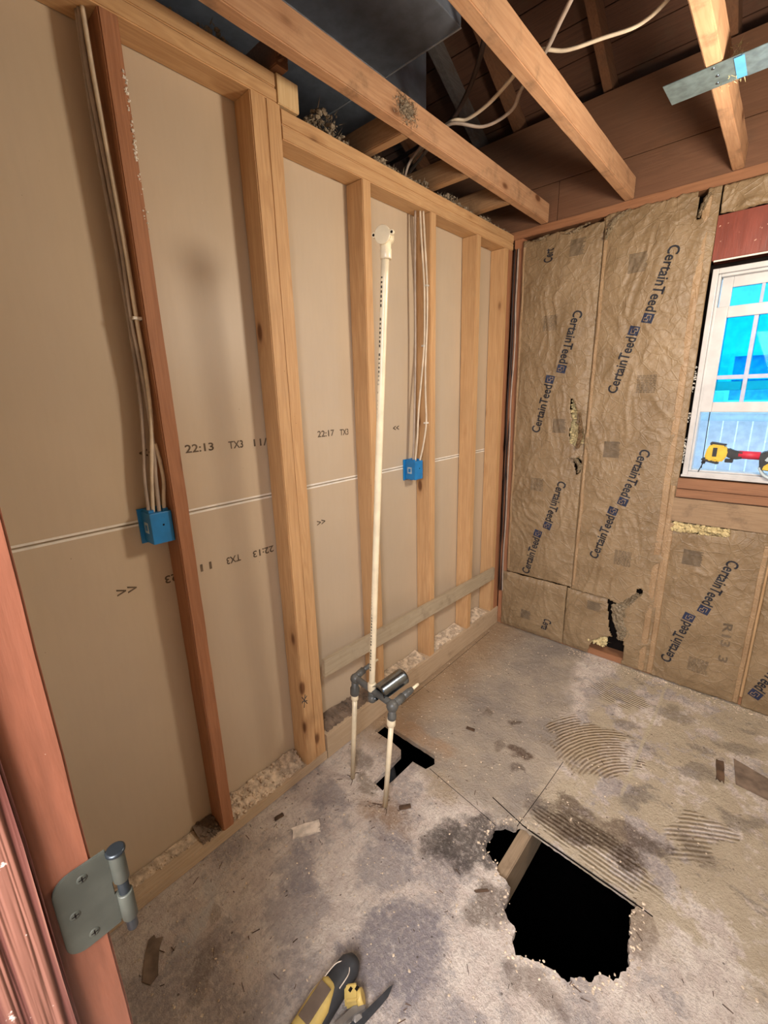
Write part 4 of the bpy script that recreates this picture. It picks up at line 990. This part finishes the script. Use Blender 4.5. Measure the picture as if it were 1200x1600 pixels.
# cables in the far corner
for k, (x, y, mat, lab) in enumerate(((.020, -.020, 'darkcable', 'dark cable running down the far corner'), (.040, -.014, 'greycable', 'grey cable running down the far corner beside the paper'), (.030, -.010, 'darkcable', 'second dark cable tucked in the far corner'))):
    pts = [(x+.010*noise.noise(Vector((z*3, k*4, 0))), y+.004*noise.noise(Vector((z*4, k, 5))), z) for z in [2.36-.15*i for i in range(15)]]
    b = MB(); b.tube(pts, .0042, 7, True, 1.3); tag(b.build('cable', mat), lab, 'cable')

# ------------------------------------------------------------------ plumbing
pl = empty('shower_plumbing', (.26, -1.59, 0))
for (a, e) in (((.160, -1.586, -.022), (.205, -1.59, .425)), ((.354, -1.596, -.022), (.396, -1.59, .415))):
    b = MB(); b.tube([a, e], .0098, 16, False); b.build('riser_pipe', 'cpvc', pl)
b = MB(); b.tube([(.300, -1.59, .50), (.352, -1.585, 1.22), (.402, -1.575, 1.955)], .0115, 18); sp_o = b.build('shower_pipe', 'cpvc', pl)
b = MB(); rnd = random.Random(3)
for k in range(110):
    z = .60+k*.012
    if rnd.random() < .2: continue
    t = (z-.50)/1.455; c = Vector((.300+.102*t, -1.59+.015*t, z)); 
    tocam = (CAM-c); tocam.z = 0; a0 = math.atan2(tocam.y, tocam.x)+.9-1.15
    dirv = Vector((math.cos(a0-.45), math.sin(a0-.45), 0)); side = Vector((-dirv.y, dirv.x, 0))
    b.obox(c+dirv*.0121, dirv, side, Vector((0, 0, 1)), .0014, .0045, rnd.uniform(.003, .008))
b.build('pipe_lettering', 'pipeprint', sp_o)
# couplings
b = MB(); b.lathe((.301, -1.59, .505), (.035, 0, 1), [(0, .0150), (.004, .0158), (.030, .0158), (.034, .0130)], 20); b.build('coupling', 'cpvc', pl)
b = MB(); b.lathe((.204, -1.59, .415), (.05, 0, 1), [(0, .0130), (.003, .0145), (.022, .0145), (.025, .012)], 18); b.build('coupling', 'cpvc', pl)
b = MB(); b.lathe((.394, -1.59, .400), (.05, 0, 1), [(0, .0150), (.003, .0165), (.030, .0165), (.033, .013)], 18); b.build('coupling', 'cpvc', pl)
# faucet body
b = MB()
b.tube([(.214, -1.59, .520), (.300, -1.59, .506), (.404, -1.592, .496)], .0125, 16)
b.sphere((.214, -1.59, .515), .021); b.sphere((.404, -1.592, .490), .023)
b.lathe((.205, -1.59, .440), (.1, 0, 1), [(0, .0165), (.004, .0185), (.030, .0185), (.034, .0140), (.075, .0150)], 18)
b.lathe((.398, -1.59, .430), (.08, 0, 1), [(0, .0145), (.003, .0165), (.018, .0165), (.021, .0130), (.055, .0170)], 18)
b.lathe((.301, -1.59, .480), (.03, 0, 1), [(0, .012), (.004, .0155), (.020, .0155), (.028, .0120)], 18)
b.sphere((.305, -1.594, .474), .0185)
b.tube([(.214, -1.59, .520), (.213, -1.545, .528)], .014, 14, False); b.tube([(.404, -1.59, .490), (.407, -1.535, .496)], .0155, 14, False)
fb = b.build('faucet_body', 'greyplastic', pl)
b = MB(); b.lathe((.213, -1.545, .528), (0, 1, .05), [(0, .0095), (.035, .009), (.045, .008)], 14); b.lathe((.407, -1.535, .496), (0.02, 1, .05), [(0, .0135), (.035, .013), (.045, .011), (.052, .010)], 16); b.build('valve_stem', 'greyplastic', pl)
b = MB(); b.lathe((.2125, -1.505, .530), (0, 1, .05), [(0, .0050), (.045, .0045)], 12); b.lathe((.408, -1.487, .498), (.02, 1, .05), [(0, .0062), (.040, .0060), (.042, .005)], 12); b.build('stem_end', 'cpvc', pl)
b = MB(); seg = 18
prev = None
for k in range(13):
    t = k/12; ring = []
    for rr in (.034, .0318):
        ring.append([b.bm.verts.new((.338+.012*t+rr*math.cos(a), -1.600+.130*t, .508+.010*t+rr*math.sin(a))) for a in [(-.25+1.5*PI/PI*i/seg*PI) for i in range(seg+1)]])
    if prev:
        for i in range(seg):
            for j in (0, 1): f = b.bm.faces.new((prev[j][i], prev[j][i+1], ring[j][i+1], ring[j][i])); f.smooth = True
        for i in (0, seg): b.bm.faces.new((prev[0][i], prev[1][i], ring[1][i], ring[0][i]))
    if k in (0, 12):
        for i in range(seg): b.bm.faces.new((ring[0][i], ring[0][i+1], ring[1][i+1], ring[1][i]))
    prev = ring
b.build('spout_sleeve', 'steel', pl)
b = MB(); b.tube([(.345, -1.585, .492), (.352, -1.475, .502)], .013, 14, False); b.build('spout_pipe', 'tool_dark', pl)
# elbow at the top
b = MB(); T = Vector((.404, -1.575, 1.962))
b.lathe(T+Vector((0, 0, -.02)), (0, 0, 1), [(0, .0150), (.003, .0162), (.024, .0162), (.028, .0150), (.05, .0165)], 20)
dv = Vector((.30, -.95, -.05)).normalized()
b.lathe(T+Vector((0, 0, .036))-dv*.024, dv, [(0, .013), (.002, .0175), (.030, .0180)], 20)
b.sphere(T+Vector((.0, 0, .036)), .0195)
el = b.build('shower_elbow', 'cpvc', pl)
b = MB(); b.lathe(T+Vector((-.001, 0, .038))+dv*.015, dv, [(0, .019), (.002, .0235), (.0055, .0235), (.0065, .022)], 24)
side = dv.cross(Vector((0, 0, 1))).normalized()
for s_ in (-1, 1): b.lathe(T+Vector((0, 0, .040))+dv*.013+side*s_*.026, dv, [(0, .007), (.007, .0065)], 12)
b.build('elbow_cap', 'cpvc', el)
b = MB()
for s_ in (-1, 1): b.lathe(T+Vector((0, 0, .040))+dv*.0202+side*s_*.027, dv, [(0, .0036), (.0006, .0034)], 10)
b.lathe(T+Vector((0, 0, .036))-dv*.0245, -dv, [(0, .011), (.0008, .010)], 14)
b.build('screw_hole', 'black', el)
tag(pl, 'cream shower pipe rising from a grey faucet body on two short risers', 'plumbing')

# ------------------------------------------------------------------ tool on the floor (lies pointing to +y)
tl = empty('oscillating_multitool', (.640, -2.165, 0), (0, 0, .10)); tl.scale = (1.22, 1.2, 1.15)
def L(b, name, mat, parent=tl): return b.build(name, mat, parent, local=True)
# body outline tapering forward, skinned from elliptical sections
def loft(secs, seg=20, p=2.4):
    b = MB(); rings = []
    for (y, cx, cz, rx, rz) in secs:
        ring = []
        for k in range(seg):
            a = 2*PI*k/seg; c, s_ = math.cos(a), math.sin(a)
            ring.append(b.bm.verts.new((cx+rx*math.copysign(abs(c)**(2/p), c), y, cz+rz*math.copysign(abs(s_)**(2/p), s_))))
        rings.append(ring)
    for q, r_ in zip(rings, rings[1:]):
        for k in range(seg): f = b.bm.faces.new((q[k], q[(k+1) % seg], r_[(k+1) % seg], r_[k])); f.smooth = True
    b.bm.faces.new(rings[0]); b.bm.faces.new(rings[-1][::-1]); bmesh.ops.recalc_face_normals(b.bm, faces=b.bm.faces[:]); return b
L(loft([(-.26, 0, .036, .022, .022), (-.20, 0, .036, .026, .026), (-.12, 0, .037, .028, .029), (-.04, -.002, .038, .030, .031), (.01, -.002, .038, .029, .030), (.06, 0, .037, .027, .028), (.095, .002, .036, .024, .026), (.110, .004, .036, .014, .018)]), 'housing', 'tool_dark')
L(loft([(-.24, 0, .048, .017, .018), (-.15, .001, .052, .021, .020), (-.06, 0, .055, .026, .020), (.00, -.002, .057, .025, .018), (.035, -.006, .056, .018, .014), (.045, -.006, .054, .010, .008)], p=3), 'yellow_shell', 'tool_yellow')
b = MB(); b.box(-.018, .010, -.045, .025, .0735, .0765, .001); L(b, 'switch_recess', 'felt')
b = MB()
for k in range(5): b.box(-.020+k*.007, -.0165+k*.007, -.085, -.062, .0720, .0752, .0005)
for (x, y) in ((-.012, -.10), (.012, -.115)): b.lathe((x, y, .0700), (0, 0, 1), [(0, .005), (.003, .004)], 10)
L(b, 'vent_slot', 'black')
b = MB(); b.tube([(-.020, .030, .066), (-.016, .070, .062), (.002, .086, .060), (.018, .074, .061), (.020, .040, .0655)], .0012, 6); L(b, 'grey_piping', 'shard')
b = MB(); b.tube([(-.030, -.03, .05), (-.032, .01, .05), (-.026, .03, .05)], .0016, 6); b.tube([(-.029, -.13, .05), (-.031, -.10, .045), (-.029, -.08, .05)], .0014, 6); L(b, 'side_piping', 'shard')
b = MB(); b.obox((.040, .055, .040), Vector((.75, .66, 0)), Vector((-.66, .75, 0)), Vector((0, 0, 1)), .030, .030, .030, .004); b.lathe((.052, .062, .034), (0.6, .6, .3), [(0, .016), (.012, .014)], 16); L(b, 'blade_head', 'tool_yellow')
b = MB(); b.box(.034, .040, .052, .060, .054, .0565); b.box(.044, .050, .062, .070, .054, .0565); L(b, 'head_window', 'black')
b = MB(); b.prism([(.040, -.060), (.046, -.020), (.060, .030), (.076, .058), (.070, .062), (.052, .045), (.040, .010), (.036, -.03)], (0, 0, .022), (1, 0, 0), (0, 1, 0), (0, 0, 1), .016, .001); b.lathe((.068, .040, .020), (.5, -.2, .8), [(0, .014), (.004, .014), (.01, .008)], 16); L(b, 'guard_arm', 'tool_grey')
b = MB(); b.prism([(.060, .020), (.072, .050), (.084, .085), (.094, .118), (.099, .128), (.102, .105), (.098, .085), (.092, .062), (.086, .040), (.074, .022)], (0, 0, .026), (1, 0, 0), (0, 1, 0), (0, .1, 1), .002, .0003); L(b, 'blade', 'tool_dark')
tag(tl, 'yellow and charcoal oscillating multitool lying on the dusty floor', 'power tool')

# tool on the window sill (along +x)
dt = empty('cordless_tool', (1.15, .012, WZ0+.014), (0, 0, 0))
def LD(b, n_, m): return b.build(n_, m, dt, local=True)
z_ = 0
b = MB(); b.prism([(-.105, .078), (-.098, .128), (-.085, .146), (-.030, .140), (-.018, .118), (-.022, .082), (-.040, .060), (-.060, .068), (-.085, .060)], (0, .024, 0), (1, 0, 0), (0, 0, 1), (0, -1, 0), .048, .006); LD(b, 'yellow_head', 'tool_yellow_bright')
b = MB(); b.prism([(-.092, .142), (-.030, .138), (-.024, .146), (-.088, .156)], (0, .018, 0), (1, 0, 0), (0, 0, 1), (0, -1, 0), .036, .003); b.box(-.075, -.058, -.0255, -.023, .088, .130, .001); LD(b, 'dark_top', 'tool_dark')
b = MB(); b.prism([(-.118, .068), (-.100, .062), (-.050, .050), (-.044, .056), (-.075, .072), (-.112, .078)], (0, .02, 0), (1, 0, 0), (0, 0, 1), (0, -1, 0), .040, .003); b.tube([(-.104, 0, .064), (-.108, 0, .050)], .008, 12, False); b.tube([(-.107, 0, .052), (-.122, 0, .003)], .0022, 8, False); LD(b, 'base_and_bit', 'tool_dark')
b = MB(); b.prism([(-.030, .120), (-.018, .130), (.010, .118), (.040, .116), (.040, .084), (.012, .078), (-.010, .082), (-.026, .096)], (0, .017, 0), (1, 0, 0), (0, 0, 1), (0, -1, 0), .034, .004); b.box(-.025, .006, -.014, .014, .062, .078, .003); LD(b, 'dark_neck', 'tool_dark')
b = MB(); b.tube([(.022, 0, .101), (.060, 0, .100), (.100, 0, .100)], .0185, 20, False); LD(b, 'red_grip', 'tool_red')
b = MB(); b.prism([(.100, .118), (.112, .118), (.135, .130), (.215, .112), (.205, .028), (.105, .040), (.098, .085)], (0, .030, 0), (1, 0, 0), (0, 0, 1), (0, -1, 0), .060, .005); LD(b, 'battery', 'tool_dark')
b = MB(); b.prism([(.118, .058), (.160, .100), (.175, .094), (.135, .040), (.115, .042)], (0, -.030, 0), (1, 0, 0), (0, 0, 1), (0, -1, 0), .002, .0005); LD(b, 'yellow_stripe', 'tool_yellow_bright')
b = MB(); b.tube([(.104, -.02, .050), (.120, -.02, .020), (.150, -.02, .002), (.19, -.02, .001)], .006, 10); b.tube([(.104, .02, .050), (.120, .02, .020), (.150, .02, .002), (.19, .02, .001)], .006, 10); b.prism([(.118, .085), (.134, .112), (.146, .106), (.128, .078)], (0, -.030, 0), (1, 0, 0), (0, 0, 1), (0, -1, 0), .002, .0005); LD(b, 'pale_rim', 'sticker')
tag(dt, 'yellow and black cordless tool with red taped grip on the window sill', 'power tool')

# ------------------------------------------------------------------ debris
def shard(poly, t, c, rot, mat, name, lab, tilt=0):
    b = MB(); b.prism(poly, (0, 0, 0), (1, 0, 0), (0, 1, 0), (0, 0, 1), t, 0)
    me = b.build(name, mat, origin=(0, 0, 0)); me.location = c; me.rotation_euler = (tilt, 0, rot); return tag(me, lab, 'scrap')
def jag(wd, ht, n_=16, am=.12):
    rnd = random.Random(int(wd*9999+ht*777)); out = []
    for (x0, y0, x1, y1) in ((-.5, -.5, .5, -.5), (.5, -.5, .5, .5), (.5, .5, -.5, .5), (-.5, .5, -.5, -.5)):
        for k in range(n_//4): t = k/(n_//4); out.append(((x0+(x1-x0)*t+rnd.uniform(-am, am)*.5)*wd, (y0+(y1-y0)*t+rnd.uniform(-am, am)*.5)*ht))
    return out
shard(jag(.10, .042), .007, (.195, -1.865, .001), 1.05, 'shard', 'drywall_shard', 'broken white drywall shard lying between the red stud and the risers', .04)
shard(jag(.075, .012), .005, (.218, -1.862, .001), 1.05, 'shard', 'drywall_shard', 'narrow white drywall sliver next to the broken shard', .05)
shard(jag(.11, .04, 12, .2), .003, (.165, -2.405, .001), -.5, 'felt', 'felt_scrap', 'flat brown felt scrap on the floor by the hinge', .02)
shard(jag(.045, .016), .006, (.42, -1.55, .001), .9, 'bark', 'wood_chip', 'brown wood chip right of the front riser', .02)
shard(jag(.04, .014), .005, (.40, -1.02, .001), .2, 'bark', 'wood_chip', 'brown wood chip in the middle of the grey floor board', .02)
shard(jag(.036, .014), .006, (.075, -1.90, .001), 1.4, 'bark', 'wood_chip', 'dark wood chip on the floor in front of the heaped plaster', .02)
shard(jag(.045, .008), .003, (.80, -1.62, .001), .8, 'bark', 'wood_chip', 'dark splinter on the left rim of the big hole', .1)
shard(jag(.03, .12, 16, .2), .004, (1.33, -.55, .001), .1, 'bark', 'wood_chip', 'long dark strip along the edge of the brown floor patch', .02)
shard([(1.372-1.36, 0), (.16, -.05), (.17, -.17), (.03, -.155)], .003, (1.355, -.435, .001), 0, 'felt', 'floor_patch', 'brown four-sided patch on the floor near the right edge', .0)
# ragged lip around the big hole: broken floor layers
b = MB()
for (x, y) in hB[::2]:
    if y > -1.335 and x > .83: continue
    cx, cy = .98, -1.5; dx, dy = x-cx, y-cy; l_ = math.hypot(dx, dy)
    for k in range(3):
        q = random.uniform(.0, .03); b.chunk((x+dx/l_*q+random.gauss(0, .006), y+dy/l_*q+random.gauss(0, .006), .001), random.uniform(.0015, .005), .5)
tag(b.build('broken_edge_crumbs', 'crumbs'), 'broken crumbs around the rim of the big floor hole', 'debris', None, 'stuff')
def scatter(name, n, mat, lab, rng, rmin, rmax, long=False):
    b = MB(); k = 0
    while k < n:
        x, y = rng()
        if x < .01 or inside(x, y, hT) or inside(x, y, hB) or (.55 < x < .78 and -2.4 < y < -2.0): continue
        k += 1
        if long:
            a = random.uniform(0, 6.28); l_ = random.choice((.003, .004, .005, .006, .008, .012)); d_ = Vector((math.cos(a), math.sin(a), 0))
            b.obox((x, y, .002), d_, Vector((-d_.y, d_.x, 0)), Vector((0, 0, 1)), l_*2, random.uniform(.0010, .0020), .0015)
        else: b.chunk((x, y, .0005), random.uniform(rmin, rmax), .6)
    return tag(b.build(name, mat), lab, 'debris', None, 'stuff')
scatter('splinter_litter', 210, 'bark', 'tiny dark wood splinters scattered over the floor', lambda: (random.uniform(.02, 1.6), random.uniform(-2.45, -.2) if random.random() < .4 else random.uniform(-2.45, -1.3)), 0, 0, True)
scatter('plaster_litter', 1500, 'crumbs', 'small pale plaster crumbs scattered over the floor', lambda: (abs(random.gauss(0, .45))+.01 if random.random() < .6 else random.uniform(.02, 1.6), random.uniform(-2.45, -.05)), .0012, .0042)
scatter('wall_foot_litter', 500, 'crumbs', 'pale crumbs gathered on the floor along the papered wall', lambda: (random.uniform(.5, 1.7), -.005-abs(random.gauss(0, .035))), .0012, .0055)
# twigs around the risers
def twig(pts, lab):
    b = MB(); b.tube(pts, .0013, 5); tag(b.build('wire_twig', 'bark'), lab, 'twig', 'thin twigs at the feet of the risers')
for (cx, cy, wh) in ((.160, -1.586, 'farther left'), (.354, -1.596, 'nearer right')):
    for k in range(3):
        a = (3.3, 1.2, -1.1)[k]+cx; l_ = random.uniform(.025, .05)
        twig([(cx+.012*math.cos(a), cy+.012*math.sin(a), .002), (cx+l_*.6*math.cos(a+.2), cy+l_*.6*math.sin(a+.2), .008), (cx+l_*math.cos(a), cy+l_*math.sin(a), .003)], ('thin twig pointing left', 'thin twig pointing away from the camera', 'thin twig pointing towards the camera')[k]+' at the foot of the '+wh+' riser pipe')
